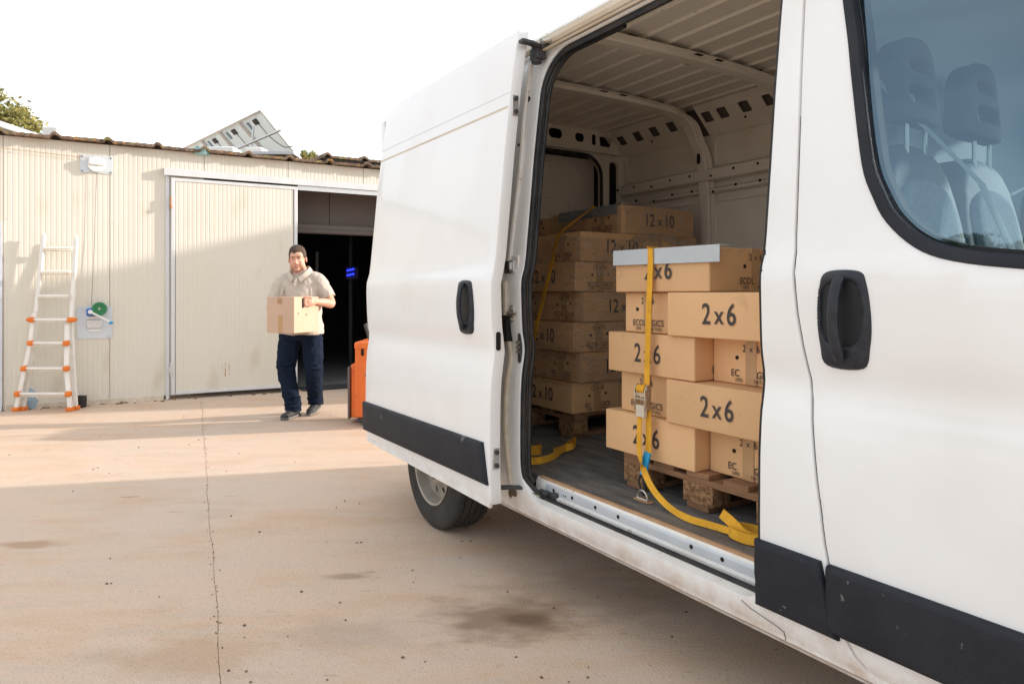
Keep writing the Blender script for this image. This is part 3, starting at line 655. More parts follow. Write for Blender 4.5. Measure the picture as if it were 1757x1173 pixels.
seam = [(1.195, 2.28), (1.193, 2.17), (1.18, 1.80), (1.17, 1.47), (1.150, 1.25), (1.12, 1.07), (1.108, .965), (1.090, .82), (1.065, .65), (1.040, .53), (1.009, .42), (.985, .385), (.945, .360), (.90, .345)]
hole = rrect(U0, .415, U1, 2.375, [.07, .16, .17, .12], 7)
WC = (3.42, .345)                    # rear wheel centre
def arch(c, r, n=14): return [(c[0] + r * math.cos(R(a)), c[1] + r * math.sin(R(a))) for a in np.linspace(0, 180, n)]
side = [(x, z) for x, z in seam[::-1]] + [(1.195, 2.46), (UR, 2.46), (UR - .02, .40)] + [(WC[0] + .43, .40)] + [p for p in arch(WC, .43) if p[1] > .41] + [(WC[0] - .43, .40)] + [(2.95, .345)]
vo('side_panel', patch(MB(), side, [hole], near(), (1, 0, 0), .045, zs=ZS, roll=.004, step=.03), 'paint')
# header above the opening: gutter, track channel, all dusty
hp = [(P(2.45) - .004, 2.455), (P(2.45) - .012, 2.468), (1.800, 2.485), (1.825, 2.487), (1.835, 2.474), (1.85, 2.474), (1.86, 2.50), (1.90, 2.527)]
vo('roof_gutter', MB().sheet(hp, 'y', [.35, UR]), 'paint_jamb')
vo('door_track', MB().prism([(1.752, 2.418), (1.760, 2.405), (1.777, 2.405), (1.777, 2.412), (1.768, 2.418), (1.768, 2.43), (1.777, 2.436), (1.772, 2.446), (1.755, 2.44)], 'y', 1.20, 4.0), 'dusty_metal')
vo('track_lip', MB().prism([(1.742, 2.385), (1.748, 2.378), (1.775, 2.384), (1.77, 2.392)], 'y', 1.25, 2.56), 'dusty_metal')
# roof
rp_ = [(1.86, 2.50), (1.90, 2.522), (1.98, 2.535), (2.2, 2.548), (2.7, 2.556), (3.2, 2.548), (3.42, 2.535), (3.5, 2.522), (3.54, 2.50)]
vo('roof', MB().sheet(rp_, 'y', [.35, 1.3, 2.5, 3.5, UR]), 'paint')
# far side, rear doors, nose
farside = [(.98, .385), (.98, 2.46), (UR, 2.46), (UR, .40), (WC[0] + .43, .40)] + [p for p in arch(WC, .43) if p[1] > .41] + [(WC[0] - .43, .40)]
vo('far_side_panel', patch(MB(), farside, [], far(), (-1, 0, 0), .03, step=.12), 'paint')
rd = vo('rear_door', MB().box((1.70, UR - .03, .42), (2.695, UR + .02, 2.44)), 'paint', bevel=.01); vo('rear_door', MB().box((2.705, UR - .03, .42), (3.70, UR + .02, 2.44)), 'paint', bevel=.01)
vo('underbody', MB().box((1.74, -.6, .30), (3.66, UR - .35, .40)).box((2.2, 3.25, .25), (3.2, 3.55, .36)).box((1.84, .9, .27), (1.98, 4.1, .33)).box((3.42, .9, .27), (3.56, 4.1, .33)), 'rubber')
nose = [(1.66, 1.40), (1.68, .42)]
prof = [(.98, .40), (.45, .40), (.28, .40), (.26, .55), (.2, .66), (.08, .74), (-.05, .765), (-.18, .74), (-.3, .66), (-.36, .55), (-.38, .40), (-.8, .30), (-1.0, .35), (-1.03, .6), (-1.0, .95), (-.92, 1.08), (-.55, 1.34), (-.45, 1.40), (-.20, 1.40), (.1, 1.38)]
fend = [(.05, .55), (.2, .66), (.08, .74), (-.05, .765), (-.18, .74), (-.3, .66), (-.36, .55), (-.38, .40), (-.8, .30), (-1.0, .35), (-1.03, .6), (-1.0, .95), (-.92, 1.08), (-.55, 1.34), (-.45, 1.40), (.02, 1.40)]
fend = [(.28, .40), (.26, .55), (.2, .66), (.08, .74), (-.05, .765), (-.18, .74), (-.3, .66), (-.36, .55), (-.38, .40), (-.8, .32), (-1.0, .35), (-1.02, .6), (-1.0, .95), (-.92, 1.08), (-.55, 1.34), (.08, 1.34)]
for nm, F, inw in (('front_wing', near(), (1, 0, 0)), ('front_wing', far(), (-1, 0, 0))):
    vo(nm, patch(MB(), fend, [], F, inw, .03, step=.1), 'paint')
NV = [1.86, 2.2, 2.7, 3.2, 3.54]
fr = MB(); V = []
sil = [(-1.0, .33), (-1.06, .6), (-1.05, .95), (-.96, 1.09), (-.58, 1.36)]
for (u, z) in sil:
    for i, v in enumerate([P(max(z, .4)) + taper(u), 2.1, 2.7, 3.3, 5.4 - P(max(z, .4)) - taper(u)]): V.append((v, u - (.10 if 0 < i < 4 else .0) - (.04 if i == 2 else 0), z))
fr.add(V, [(j * 5 + i, j * 5 + i + 1, (j + 1) * 5 + i + 1, (j + 1) * 5 + i) for j in range(4) for i in range(4)])
vo('bonnet', fr, 'paint')
vo('windscreen', MB().add([(1.80, -.55, 1.37), (2.7, -.70, 1.37), (3.60, -.55, 1.37), (3.42, .30, 2.36), (2.7, .22, 2.38), (1.98, .30, 2.36)], [(0, 1, 4, 5), (1, 2, 3, 4)]), 'glass_far')
vo('windscreen_pillar', MB().bar([(1.74, -.50, 1.37), (1.88, .30, 2.36)], (.07, 0, 0), .05, (0, -1, 0)).bar([(3.66, -.50, 1.37), (3.52, .30, 2.36)], (.07, 0, 0), .05, (0, -1, 0)), 'paint')
vo('roof_front', MB().add([(1.86, .35, 2.50), (2.7, .35, 2.556), (3.54, .35, 2.50), (3.42, .28, 2.36), (2.7, .20, 2.38), (1.98, .28, 2.36)], [(0, 1, 4, 5), (1, 2, 3, 4)]), 'paint')
vo('upper_cab_panel', patch(MB(), [(.30, 2.292), (1.188, 2.292), (1.188, 2.46), (.38, 2.46)], [], near(), (1, 0, 0), .03), 'paint')
vo('upper_cab_panel', patch(MB(), [(.30, 2.20), (.975, 2.20), (.975, 2.46), (.38, 2.46)], [], far(), (-1, 0, 0), .03), 'paint')
vo('front_bumper', MB().box((1.8, -1.12, .32), (3.6, -1.02, .62)), 'trim', bevel=.03)
for v in (1.95, 3.45): vo('headlight', MB().ball((v, -1.02, 1.0), (.12, .1, .16), 14, 10), 'glass_far')
# front door with window
win = [(1.078, 2.16), (1.070, 2.10), (1.045, 1.97), (1.024, 1.839), (.988, 1.634), (.955, 1.545), (.915, 1.475), (.844, 1.41), (.755, 1.374), (.62, 1.352), (.45, 1.335), (.30, 1.33), (.16, 1.40), (.11, 1.50), (.22, 1.72), (.42, 2.02), (.52, 2.14), (.62, 2.19), (.98, 2.19)]
win = smooth_poly(win, 4)
vo('seam_filler', patch(MB(), [(x + .02, z) for x, z in seam[2:-4]] + [(x - .025, z) for x, z in seam[2:-4]][::-1], [], near(.010), (1, 0, 0), .004, step=.05), 'gap_dark')
fd = [(x - .006, z) for x, z in seam[::-1][1:]] + [(.50, 2.28), (.30, 2.0), (.03, 1.5), (.02, 1.40), (.10, 1.32), (.11, .80), (.24, .66), (.30, .52), (.32, .352), (.85, .352)]
fdp = vo('front_door', patch(MB(), fd, [offset(win, .012)], near(-.001), (1, 0, 0), .035, zs=ZS, roll=.006), 'paint')
vo('window_rubber', patch(MB(), win, [offset(win, .030)], near(-.006), (1, 0, 0), .03, step=.03, roll=.005), 'trim', fdp)
vo('window_inner_seal', patch(MB(), offset(win, .0285), [offset(win, .040)], near(.030), (1, 0, 0), .03, step=.03), 'gap_dark', fdp)
def gl(u, z): return (1.682 + (z - 1.36) * .015 + .115 * (z - 1.36) ** 2, u, z)
vo('window_glass', patch(MB(), offset(win, .034), [], lambda u, z: (gl(u, z)[0] + .012, u, z), (1, 0, 0), 0, step=.05, gz=.07), 'glass', fdp)
vo('inner_ledge', MB().box((1.70, .08, 1.345), (1.76, 1.10, 1.372)), 'dusty_metal', fdp, bevel=.004)
vo('door_card', MB().box((1.715, .08, .55), (1.78, 1.10, 1.34)), 'dash', fdp, bevel=.01)
def door_handle(parent, uc, zc, F, w=.145, h=.245):
    out = smooth_poly([(uc + .046, zc + h / 2), (uc - .04, zc + h / 2), (uc - .062, zc + .09), (uc - .073, zc), (uc - .068, zc - .07), (uc - .048, zc - h / 2), (uc + .05, zc - h / 2), (uc + .066, zc - .07), (uc + .072, zc), (uc + .066, zc + .08)], 5)
    ihole = smooth_poly([(uc + .055, zc + .045), (uc + .045, zc + .085), (uc + .0, zc + .098), (uc - .035, zc + .088), (uc - .05, zc + .03), (uc - .045, zc - .035), (uc - .022, zc - .066), (uc + .02, zc - .066), (uc + .052, zc - .04)], 5)
    r = vo('handle', patch(MB(), out, [ihole], lambda u, z: (F(u, z)[0] - .016 + .10 * ((u - uc) ** 2 + .2 * (z - zc) ** 2) * 12, u, z), (1, 0, 0), .024, step=.012, gx=.02, gz=.02, roll=.009), 'handle_black', parent, smooth=50)
    vo('recess', patch(MB(), offset(ihole, -.006), [], lambda u, z: (F(u, z)[0] - .004 + .002 * max(0, 1 - ((u - uc) / .05) ** 2 - ((z - zc) / .09) ** 2), u, z), (1, 0, 0), 0, step=.012, gx=.015, gz=.015), 'recess_black', r)
    v0 = F(uc, zc)[0]
    pth = cr([(v0 - .014, uc + .004, zc + .106), (v0 - .026, uc + .005, zc + .085), (v0 - .034, uc + .008, zc + .03), (v0 - .032, uc + .008, zc - .03), (v0 - .024, uc + .004, zc - .075), (v0 - .020, uc + .0, zc - .105)], 4)
    vo('grip', MB().tube(pth, [(.010, .016)] * (len(pth) - 5) + [(.010, .017), (.010, .017), (.009, .016), (.008, .015), (.007, .012)], 10), 'handle_black', r)
# grips: tube radii are (toward ref, sideways)
door_handle(fdp, 1.012, 1.236, near())
# black side strips
def strip(parent, u0, u1, z0, z1, F, slant=0, m='trim', th=.022):
    pl = [(u0, z0 + .0), (u1 + slant, z0), (u1, z1), (u0 + slant * 0, z1)]
    return vo('side_strip', patch(MB(), rrect(u0, z0, u1, z1, .012, 3) if not slant else [(u0 + slant, z0), (u1, z0), (u1, z1), (u0, z1)], [], lambda u, z: (F(u, z)[0] - th, u, z), (1, 0, 0), th + .004, step=.05, gz=.03, roll=.013), m, parent, smooth=50)
strip(van, 1.069, 1.272, .413, .603, near(), -.048)
strip(fdp, .28, 1.053, .425, .603, near()).data.transform(Matrix.Identity(4))
strip(van, 3.90, 4.22, .42, .60, near())
# lower sill and stepped threshold
vo('sill', MB().sheet([(P(.35) + .0005, .350), (1.664, .338), (1.678, .326), (1.70, .318), (1.76, .30), (1.78, .26)], 'y', [.98, 1.5, 2.0, 2.5, 2.96]), 'paint')
vo('sill', MB().sheet([(1.672, .42), (1.668, .385), (1.660, .36), (1.664, .338), (1.678, .326), (1.70, .318), (1.76, .30), (1.78, .26)], 'y', [.34, .6, .983]), 'paint')
vo('sill_step', MB().sheet([(1.660, .414), (1.675, .420), (1.700, .424), (1.703, .405), (1.722, .402), (1.724, .432), (1.738, .436), (1.742, .470), (1.752, .486), (1.772, .488)], 'y', [1.255, 1.6, 2.0, 2.52]), 'paint_jamb')
vo('step_rail', MB().prism([(1.7395, .436), (1.735, .442), (1.735, .466), (1.7415, .472)], 'y', 1.30, 2.44), 'zinc')
vo('step_rail', MB().prism([(1.705, .4065), (1.720, .4045), (1.720, .412), (1.705, .412)], 'y', 1.29, 2.46), 'dusty_metal')
bl = MB()
for u in (2.38, 2.25, 2.10, 1.965, 1.60, 1.47): bl.cyl((1.7335, u, .457), (1.7352, u, .457), .0075, 10)
for u in (2.31, 2.295): bl.cyl((1.7335, u, .452), (1.7352, u, .452), .0035, 8)
vo('rail_hole', bl, 'hole', kind='stuff')
vo('sill_seam', MB().tube([(P(.40) - .001, 1.33, .40), (P(.385) - .001, 1.30, .388), (P(.37) - .002, 1.215, .372), (P(.36) - .001, 1.19, .362), (1.664, 1.188, .338)], .0009, 6), 'gap_dark')
# rubber seal round the opening, follows the body section
sl = rrect(U0 - .004, .418, U1 - .012, 2.362, [.07, .13, .17, .12], 8); sp = []
for (u, z) in resample(sl, .04): 
    d = .010 if z > .5 else .010 + (.5 - z) * .42
    sp.append((P(z) + d + .004, u, z))
vo('door_seal', MB().tube(sp, [(.013, .017)] * len(sp), 10, closed=True), 'rubber')
sp2 = [(a + .022, u + (.012 if u < 1.5 else -.012 if u > 2.3 else 0), z + (-.010 if z > 2.2 else 0)) for a, u, z in sp if z > .47 or False]
vo('seal_flange', MB().tube([p for p in sp2 if p[1] > 2.0], .010, 8), 'rubber')
# rear pillar of the opening: inner return and fittings
def pz(z0, z1, n=30): return [z0 + (z1 - z0) * i / n for i in range(n + 1)]
jm = MB(); V = []; zz = pz(.42, 2.36, 60)
for z in zz: V += [(P(z) + .04, U1 + .012, z), (P(z) + .14, U1 + .20, z), (P(z) + .16, U1 + .30, z)]
jm.add(V, [(i * 3 + k, i * 3 + k + 1, i * 3 + 4 + k, i * 3 + 3 + k) for i in range(len(zz) - 1) for k in (0, 1)])
vo('door_pillar', jm, 'paint_jamb')
jm = MB(); V = []
for z in zz: V += [(P(z) + .03, U0 + .004, z), (P(z) + .14, U0 - .02, z), (P(z) + .16, U0 - .10, z)]
jm.add(V, [(i * 3 + k, i * 3 + 3 + k, i * 3 + 4 + k, i * 3 + k + 1) for i in range(len(zz) - 1) for k in (0, 1)])
vo('door_pillar', jm, 'paint_jamb')
fit = lambda z, u, d=0: (P(z) - d, u, z)
for (z, u, r) in ((2.195, 2.60, .013), (1.99, 2.64, .006)): vo('rubber_plug', MB().cyl((P(z) - .006, u, z), (P(z) + .01, u, z), r, 16), 'rubber')
vo('wiring_cover', MB().tube(cr([(P(z) - .007 - a, u, z) for z, u, a in ((2.36, 2.61, 0), (2.1, 2.605, .004), (1.9, 2.60, .0), (1.55, 2.615, .004), (1.45, 2.625, 0))], 5), [(.011, .013)] * 21, 8), 'paint_jamb')
vo('seal_strip', MB().tube(cr([(P(z) - .006, u, z) for z, u in ((1.36, 2.632), (1.27, 2.628), (1.15, 2.628), (1.02, 2.605), (.90, 2.615), (.7, 2.618), (.5, 2.59), (.44, 2.575))], 5), [(.012, .015)] * 36, 8), 'dusty_metal')
lc = vo('latch', MB().box((P(1.42) - .012, 2.60, 1.395), (P(1.42) + .02, 2.66, 1.455)), 'plastic_dark', bevel=.006)
vo('latch_claw', MB().box((P(1.42) - .018, 2.572, 1.40), (P(1.42) + .01, 2.604, 1.45)).cyl((P(1.42) - .02, 2.59, 1.41), (P(1.42) - .02, 2.59, 1.445), .008, 10), 'galv', lc, bevel=.003)
vo('latch_pocket', MB().box((P(1.42) - .0025, 2.555, 1.375), (P(1.42) + .01, 2.67, 1.475)), 'paint_jamb', bevel=.003)
st = vo('striker', MB().cyl((P(1.213) - .006, 2.583, 1.213), (P(1.213) + .002, 2.583, 1.213), .001, 6).prism(rrect(2.567, 1.175, 2.599, 1.252, .015, 5), 'x', P(1.213) - .006, P(1.213) + .004), 'steel', bevel=.0015)
vo('striker_pin', MB().cyl((P(1.213) - .014, 2.596, 1.213), (P(1.213) - .014, 2.535, 1.213), .0065, 12).cyl((P(1.213) - .016, 2.595, 1.213), (P(1.213) + .0, 2.595, 1.213), .011, 12), 'steel', st)
for z in (1.19, 1.237): vo('screw', MB().cyl((P(1.2) - .010, 2.583, z), (P(1.2) - .004, 2.583, z), .0075, 10), 'galv', st)
vo('stop_block', MB().box((P(1.12) - .028, 2.60, 1.088), (P(1.12) + .01, 2.650, 1.205)), 'gap_dark', bevel=.003)
ct = vo('contact_block', MB().prism(rrect(2.525, .995, 2.549, 1.13, .010, 4), 'x', P(1.05) - .010, P(1.05) + .01), 'plastic_dark', bevel=.002)
for z in (1.045, 1.066, 1.087): vo('contact', MB().box((P(z) - .017, 2.532, z - .006), (P(z) - .008, 2.552, z + .006)), 'steel', ct)
ha = vo('upper_roller_arm', MB().bar([(P(2.38) - .165, 2.46, 2.385), (P(2.38) - .10, 2.47, 2.39), (P(2.38) - .03, 2.49, 2.385), (1.765, 2.50, 2.40)], (0, .035, 0), .016, (0, 0, 1)), 'plastic_dark', bevel=.003)
vo('roller', MB().cyl((1.752, 2.47, 2.385), (1.752, 2.47, 2.43), .022, 14).cyl((1.735, 2.51, 2.33), (1.735, 2.51, 2.40), .024, 14).box((1.715, 2.475, 2.345), (1.765, 2.535, 2.395)), 'plastic_dark', ha, bevel=.003)
vo('arm_bolt', MB().cyl((1.715, 2.44, 2.405), (1.78, 2.43, 2.42), .012, 10), 'steel', ha)
ha = vo('lower_roller_arm', MB().bar([(P(.5) - .11, 2.545, .452), (P(.5) - .04, 2.53, .447), (P(.5) + .03, 2.50, .442), (1.715, 2.44, .425), (1.725, 2.36, .42)], (0, .035, 0), .014, (0, 0, 1)), 'plastic_dark', bevel=.003)
vo('roller', MB().cyl((1.728, 2.36, .412), (1.728, 2.36, .452), .017, 12).cyl((1.712, 2.41, .43), (1.712, 2.41, .45), .016, 12).box((1.700, 2.39, .425), (1.73, 2.46, .447)), 'plastic_dark', ha, bevel=.003)
vo('arm_pin', MB().cyl((1.668, 2.46, .438), (1.678, 2.40, .434), .006, 10).cyl((1.68, 2.475, .425), (1.68, 2.475, .455), .012, 10), 'steel', ha)
vo('grease_patch', patch(MB(), smooth_poly([(2.60, .43), (2.57, .44), (2.545, .425), (2.55, .40), (2.585, .395), (2.60, .38), (2.615, .40)], 4), [], near(-.0015), (1, 0, 0), .001, step=.02), 'bark')
# ------------------------------------------------------------------ the slid-open side door
DZ0, DZ1, DU0, DU1 = .42, 2.458, 2.492, 3.965
def dprof(z):
    v = P(min(z, 2.44)) - .165
    return v
def DF(u, z): 
    k = (u - 2.49) / 1.48
    return (dprof(z) + .012 * (1 - k) * 0, u, z)
dout = [(DU0 + .0, DZ0 + .012)]
dpoly = [(DU0, .405), (DU1, .43)] + [(DU1 + .004, .60)] + [(DU1, 2.43), (DU1 - .02, 2.452), (DU0 + .03, DZ1), (DU0 + .01, DZ1 + .004), (DU0, 2.40)]
sd_ = vo('sliding_door', patch(MB(), dpoly, [], DF, (1, 0, 0), .052, zs=ZS, roll=.006), 'paint')
# groove lines: rain channel and panel joint
for (z, w_, m) in ((2.112, .0050, 'dusty_metal'), (2.176, .0009, 'galv')):
    vo('panel_groove', MB().bar([(dprof(z) - .0012, DU0 + .008, z), (dprof(z) - .0012, DU1 - .008, z)], (0, 0, w_ * 2), .002, (1, 0, 0)), m, sd_)
vo('side_strip', patch(MB(), [(DU0 + .012, .487), (DU1 + .004, .480), (DU1 + .012, .652), (DU0 + .05, .664)], [], lambda u, z: (dprof(z) - .022, u, z), (1, 0, 0), .026, step=.05, gz=.03, roll=.013), 'trim', sd_, smooth=50)
door_handle(sd_, 2.712, 1.243, DF, h=.235)
for z in (2.12, .60):
    pl = vo('hinge_plate', MB().box((dprof(z) + .012, DU0 - .006, z - .045), (dprof(z) + .046, DU0 + .004, z + .045)), 'galv', sd_, bevel=.003)
    for dz in (-.028, .028): vo('bolt', MB().cyl((dprof(z) + .029, DU0 - .016, z + dz), (dprof(z) + .029, DU0, z + dz), .010, 10), 'plastic_dark', pl)
vo('rubber_pad', MB().prism([(a, b) for a, b in [(dprof(1.1) + .012 + x, 1.1 + y) for x, y in rrect(0, -.04, .022, .04, .010, 5)]], 'y', DU0 - .004, DU0 + .003), 'gap_dark', sd_)
vo('door_inner_frame', patch(MB(), rrect(DU0 + .06, .5, DU1 - .06, 2.36, .08), [], lambda u, z: (dprof(z) + .053, u, z), (1, 0, 0), .02, step=.1), 'paint_in', sd_)
vo('door_lower_lip', patch(MB(), [(DU0 + .002, .392), (DU1 - .02, .415), (DU1 - .02, .432), (DU0 + .002, .412)], [], lambda u, z: (dprof(.42) - .004, u, z), (1, 0, 0), .012, step=.1), 'paint', sd_)
# ------------------------------------------------------------------ wheels
def wheel(uc, vc, sg, rot=0):
    r = .345
    def mod(k, j, rr):
        return rr
    tp = [(.205, .02), (.212, .0), (.225, -.004), (.26, -.012), (.30, -.010), (.325, .0), (.338, .012)]
    prof = tp[:]
    for a in (.045, .085, .125, .165):
        prof += [(.3445, a - .014), (.345, a - .006), (.333, a - .005), (.333, a + .003), (.345, a + .004)]
    prof += [(.3445, .185), (.338, .203), (.325, .215), (.30, .225), (.21, .21), (.205, .19)]
    n = 144
    jset = set(range(6, len(prof) - 5))
    def mod(k, j, rr):
        if j in jset and rr > .34 and (k % 3 == 0): return rr - .009 if (j < 12 or j > len(prof) - 12) else rr - .004
        if j in (4, 5) and k % 2: return rr
        return rr
    ax = (sg, 0, 0); wheelo = vo('wheel', MB().lathe(prof, (vc, uc, .340), ax, n, mod), 'tyre', smooth=30)
    # side lettering band: raised rings
    vo('rim', MB().lathe([(.204, .004), (.212, -.004), (.208, -.008), (.198, -.004), (.192, .010), (.186, .040), (.180, .055), (.17, .060)], (vc, uc, .340), ax, 48), 'rim', wheelo)
    # disc with holes, built as a dished annulus
    q = Vector((0, 0, 1)).rotation_difference(Vector(ax)); holes = []
    for k in range(10): a = R(36 * k + rot); holes.append([(.138 * math.cos(a) + .020 * math.cos(b) * math.cos(a) - .013 * math.sin(b) * math.sin(a), .138 * math.sin(a) + .020 * math.cos(b) * math.sin(a) + .013 * math.sin(b) * math.cos(a)) for b in [R(x) for x in range(0, 360, 30)]])
    for k in range(5): a = R(72 * k + rot); holes.append([(.062 * math.cos(a) + .0145 * math.cos(b), .062 * math.sin(a) + .0145 * math.sin(b)) for b in [R(x) for x in range(0, 360, 30)]])
    def FD(x, y):
        rr = math.hypot(x, y); h = .018 if rr < .095 else (.018 + (rr - .095) / .02 * .022 if rr < .115 else .040 + (rr - .115) * .25)
        return Vector((vc, uc, .340)) + q @ Vector((x, y, h))
    circ = [(.182 * math.cos(R(a)), .182 * math.sin(R(a))) for a in range(0, 360, 7)]
    hub = [(.030 * math.cos(R(a)), .030 * math.sin(R(a))) for a in range(0, 360, 24)]
    vo('rim_disc', patch(MB(), circ, holes + [hub], FD, ax, .006, step=.015, gx=.014, gz=.014), 'rim', wheelo)
    vo('hub', MB().lathe([(.001, -.002), (.026, .0), (.032, .012), (.034, .03)], (vc, uc, .340), ax, 20), 'plastic_dark', wheelo)
    for k in range(5): a = R(72 * k + 36 + rot); c = Vector((vc, uc, .340)) + q @ Vector((.056 * math.cos(a), .056 * math.sin(a), .006)); vo('wheel_nut', MB().cyl(c, c + Vector(ax) * .02, .011, 6), 'plastic_dark', wheelo)
    vo('brake_drum', MB().cyl((vc + sg * .075, uc, .340), (vc + sg * .16, uc, .340), .14, 24), 'gap_dark', wheelo)
for uc in (3.42, -.05):
    wheel(uc + (.03 if uc > 1 else 0), 1.672, 1, 10); wheel(uc, 3.705, -1)
hm_ = MB(); V = []
for a in np.linspace(2, 178, 20):
    for v_ in (1.70, 2.0): V.append((v_, 3.44 + .44 * math.cos(R(a)), .36 + .44 * math.sin(R(a))))
vo('wheel_housing', hm_.add(V, [(2 * i, 2 * i + 1, 2 * i + 3, 2 * i + 2) for i in range(19)]), 'gap_dark')
# ------------------------------------------------------------------ cargo bay
IV = 3.50
vo('cargo_floor', MB().box((1.752, 1.22, .455), (IV + .06, 4.12, .490)), 'plyfloor')
vo('floor_edge', MB().box((1.7495, 1.235, .482), (1.7518, 2.50, .493)).box((1.7520, 1.235, .4902), (1.762, 2.50, .4925)), 'plyedge')
vo('bulkhead', MB().box((1.80, 1.17, .45), (3.56, 1.21, 2.48)), 'paint_in')
# ceiling sheet with longitudinal beads
pr = [(1.84, 2.475), (1.90, 2.495)]
v = 1.93
while v < 3.42: pr += [(v, 2.505), (v + .008, 2.494), (v + .020, 2.494), (v + .028, 2.505)]; v += .148
pr += [(3.47, 2.50), (3.52, 2.46)]
vo('ceiling_sheet', MB().sheet([(a, b) for a, b in pr], 'y', [1.21, 2.2, 3.2, 4.15]), 'paint_in', smooth=20)
def bow(u, nm='roof_bow'):
    pth = cr([(1.80, u, 2.40), (1.86, u, 2.435), (2.1, u, 2.447), (2.7, u, 2.455), (3.15, u, 2.44), (3.30, u, 2.40), (3.37, u, 2.30), (3.44, u, 2.18), (3.475, u, 1.95), (3.485, u, 1.55), (3.48, u, 1.0), (3.47, u, .50)], 5)
    up = [Vector((0, 0, 1)) if p[0] < 3.2 else Vector((1, 0, .3)) for p in pth]
    b = vo(nm, MB().bar(pth, (0, .075, 0), .028, up), 'paint_in', bevel=.008)
    pth2 = [Vector(p) + Vector((0, 0, .022)) if p[0] < 3.2 else Vector(p) + Vector((.03, 0, 0)) for p in pth]
    vo('flange', MB().bar(pth2, (0, .135, 0), .004, up), 'paint_in', b)
    hl = MB()
    for v_ in np.arange(1.99, 3.15, .148): hl.box((v_ - .026, u - .066, 2.4762), (v_ + .026, u - .042, 2.481))
    for v_ in (1.98, 2.15, 2.62, 2.86): hl.box((v_ - .02, u + .045, 2.4672 + .0), (v_ + .02, u + .062, 2.4722))
    vo('slot', hl, 'hole', b, kind='stuff')
    hl = MB()
    for z in (2.02, 2.07): hl.cyl((3.465, u, z), (3.475, u, z), .012)
    vo('pillar_slot', MB().prism(rrect(u - .012, 2.15, u + .012, 2.30, .011, 4), 'x', 3.425, 3.432), 'hole', b)
for u in (2.385, 3.10): bow(u)
# cant rail with square windows
cant = [(2.36, 1.22)]
def CF(a, b):    # a along u, b 0..1 up the inclined rail
    return (3.465 - .13 * b, a, 2.365 + .13 * b)
for (ua, ub, cs_) in ((1.22, 2.345, (1.35, 1.52, 1.69, 1.86, 2.03, 2.2)), (2.425, 3.06, (2.54, 2.71, 2.877, 3.0)), (3.14, 3.95, (3.31, 3.475, 3.64, 3.81))):
    hs = []
    for c in cs_: hs.append(rrect(c - .036, .30, c + .036, .72, [.02, .02, .02, .02], 2))
    cr2 = vo('cant_rail', patch(MB(), [(ua, -.25), (ub, -.25), (ub, 1.05), (ua, 1.05)], hs, CF, (.8, 0, .6), .006, step=.06, gx=.1, gz=.2), 'paint_in')
    vo('rivet', MB().ball(CF((ua + ub) / 2, .15), .008, 8, 5), 'hole', cr2)
vo('cant_backing', MB().add([(3.50, 1.22, 2.34), (3.50, 4.1, 2.34), (3.40, 4.1, 2.52), (3.40, 1.22, 2.52)], [(0, 1, 2, 3)]), 'panel_in')  # dark-coloured sheet, paints the shade behind the rail windows
# far wall: inner skin, frames, lashing rails
vo('far_wall_skin', MB().box((3.525, 1.22, .49), (3.545, 4.10, 2.37)), 'paint_in')
for (ua, ub) in ((1.26, 2.31), (2.46, 3.03), (3.17, 3.88)):
    for (za, zb) in ((2.15, 2.33), (1.30, 1.90), (.60, 1.22)):
        pl = rrect(ua, za, ub, zb, .03, 4)
        vo('pressed_panel', patch(MB(), offset(pl, -.02), [pl], lambda u, z: (3.512, u, z), (1, 0, 0), .012, step=.08, roll=.004), 'paint_in')
for (za, zb, vv) in ((2.03, 2.12, 3.455), (1.955, 1.995, 3.475)):
    rl = vo('lashing_rail', MB().prism([(vv + .03, za), (vv, za + .012), (vv, zb - .012), (vv + .03, zb)], 'y', 1.24, 3.90), 'paint_in', bevel=.003)
    hl = MB()
    for i in range(15): u = 1.4 + i * .18; hl.cyl((vv - .002, u, (za + zb) / 2 + (.012 if i % 3 else -.01)), (vv + .004, u, (za + zb) / 2 + (.012 if i % 3 else -.01)), .009, 8)
    vo('rail_hole', hl, 'hole', rl, kind='stuff')
vo('wall_bracket', MB().tube(cr([(3.44, 2.52, 2.135), (3.43, 2.46, 2.15), (3.43, 2.40, 2.14), (3.43, 2.34, 2.145)], 4), .010, 6).box((3.43, 2.30, 2.122), (3.46, 2.50, 2.134)), 'plastic_dark')
# rear end: header with oval openings, door backs, dark corner opening
hs = [rrect(2.2, 2.41, 2.32, 2.475, .03, 5), rrect(2.45, 2.41, 2.57, 2.475, .03, 5), rrect(2.665, 2.415, 2.715, 2.47, .024, 5), rrect(2.80, 2.405, 2.92, 2.475, .033, 6), rrect(3.035, 2.405, 3.12, 2.468, .030, 6), rrect(3.19, 2.395, 3.23, 2.475, .018, 5), [(3.27, 2.395), (3.36, 2.395), (3.39, 2.465), (3.26, 2.465)]]
vo('rear_header', patch(MB(), [(1.80, 2.345), (3.50, 2.345), (3.46, 2.40), (3.36, 2.51), (1.86, 2.51)], hs, lambda a, b: (a, 3.90, b), (0, 1, 0), .008, step=.08, gx=.15, gz=.08), 'paint_in')
vo('header_backing', MB().box((1.78, 3.96, 2.33), (3.54, 4.2, 2.54)), 'gap_dark')  # near-black box, stands for the shade behind the header holes
RDo = rrect(1.84, .52, 3.30, 2.325, [.02, .10, .16, .12], 8)
vo('rear_frame', patch(MB(), [(1.75, .49), (3.54, .49), (3.54, 2.35), (1.75, 2.35)], [RDo, rrect(3.385, 1.95, 3.475, 2.30, [.02, .03, .04, .035], 6)], lambda a, b: (a, 3.93, b), (0, 1, 0), .03, step=.1, roll=.006), 'paint_in')
vo('rear_seal', MB().tube([(a, 3.92, b) for a, b in resample(offset(RDo, .004), .06)], .013, 8, closed=True), 'rubber')
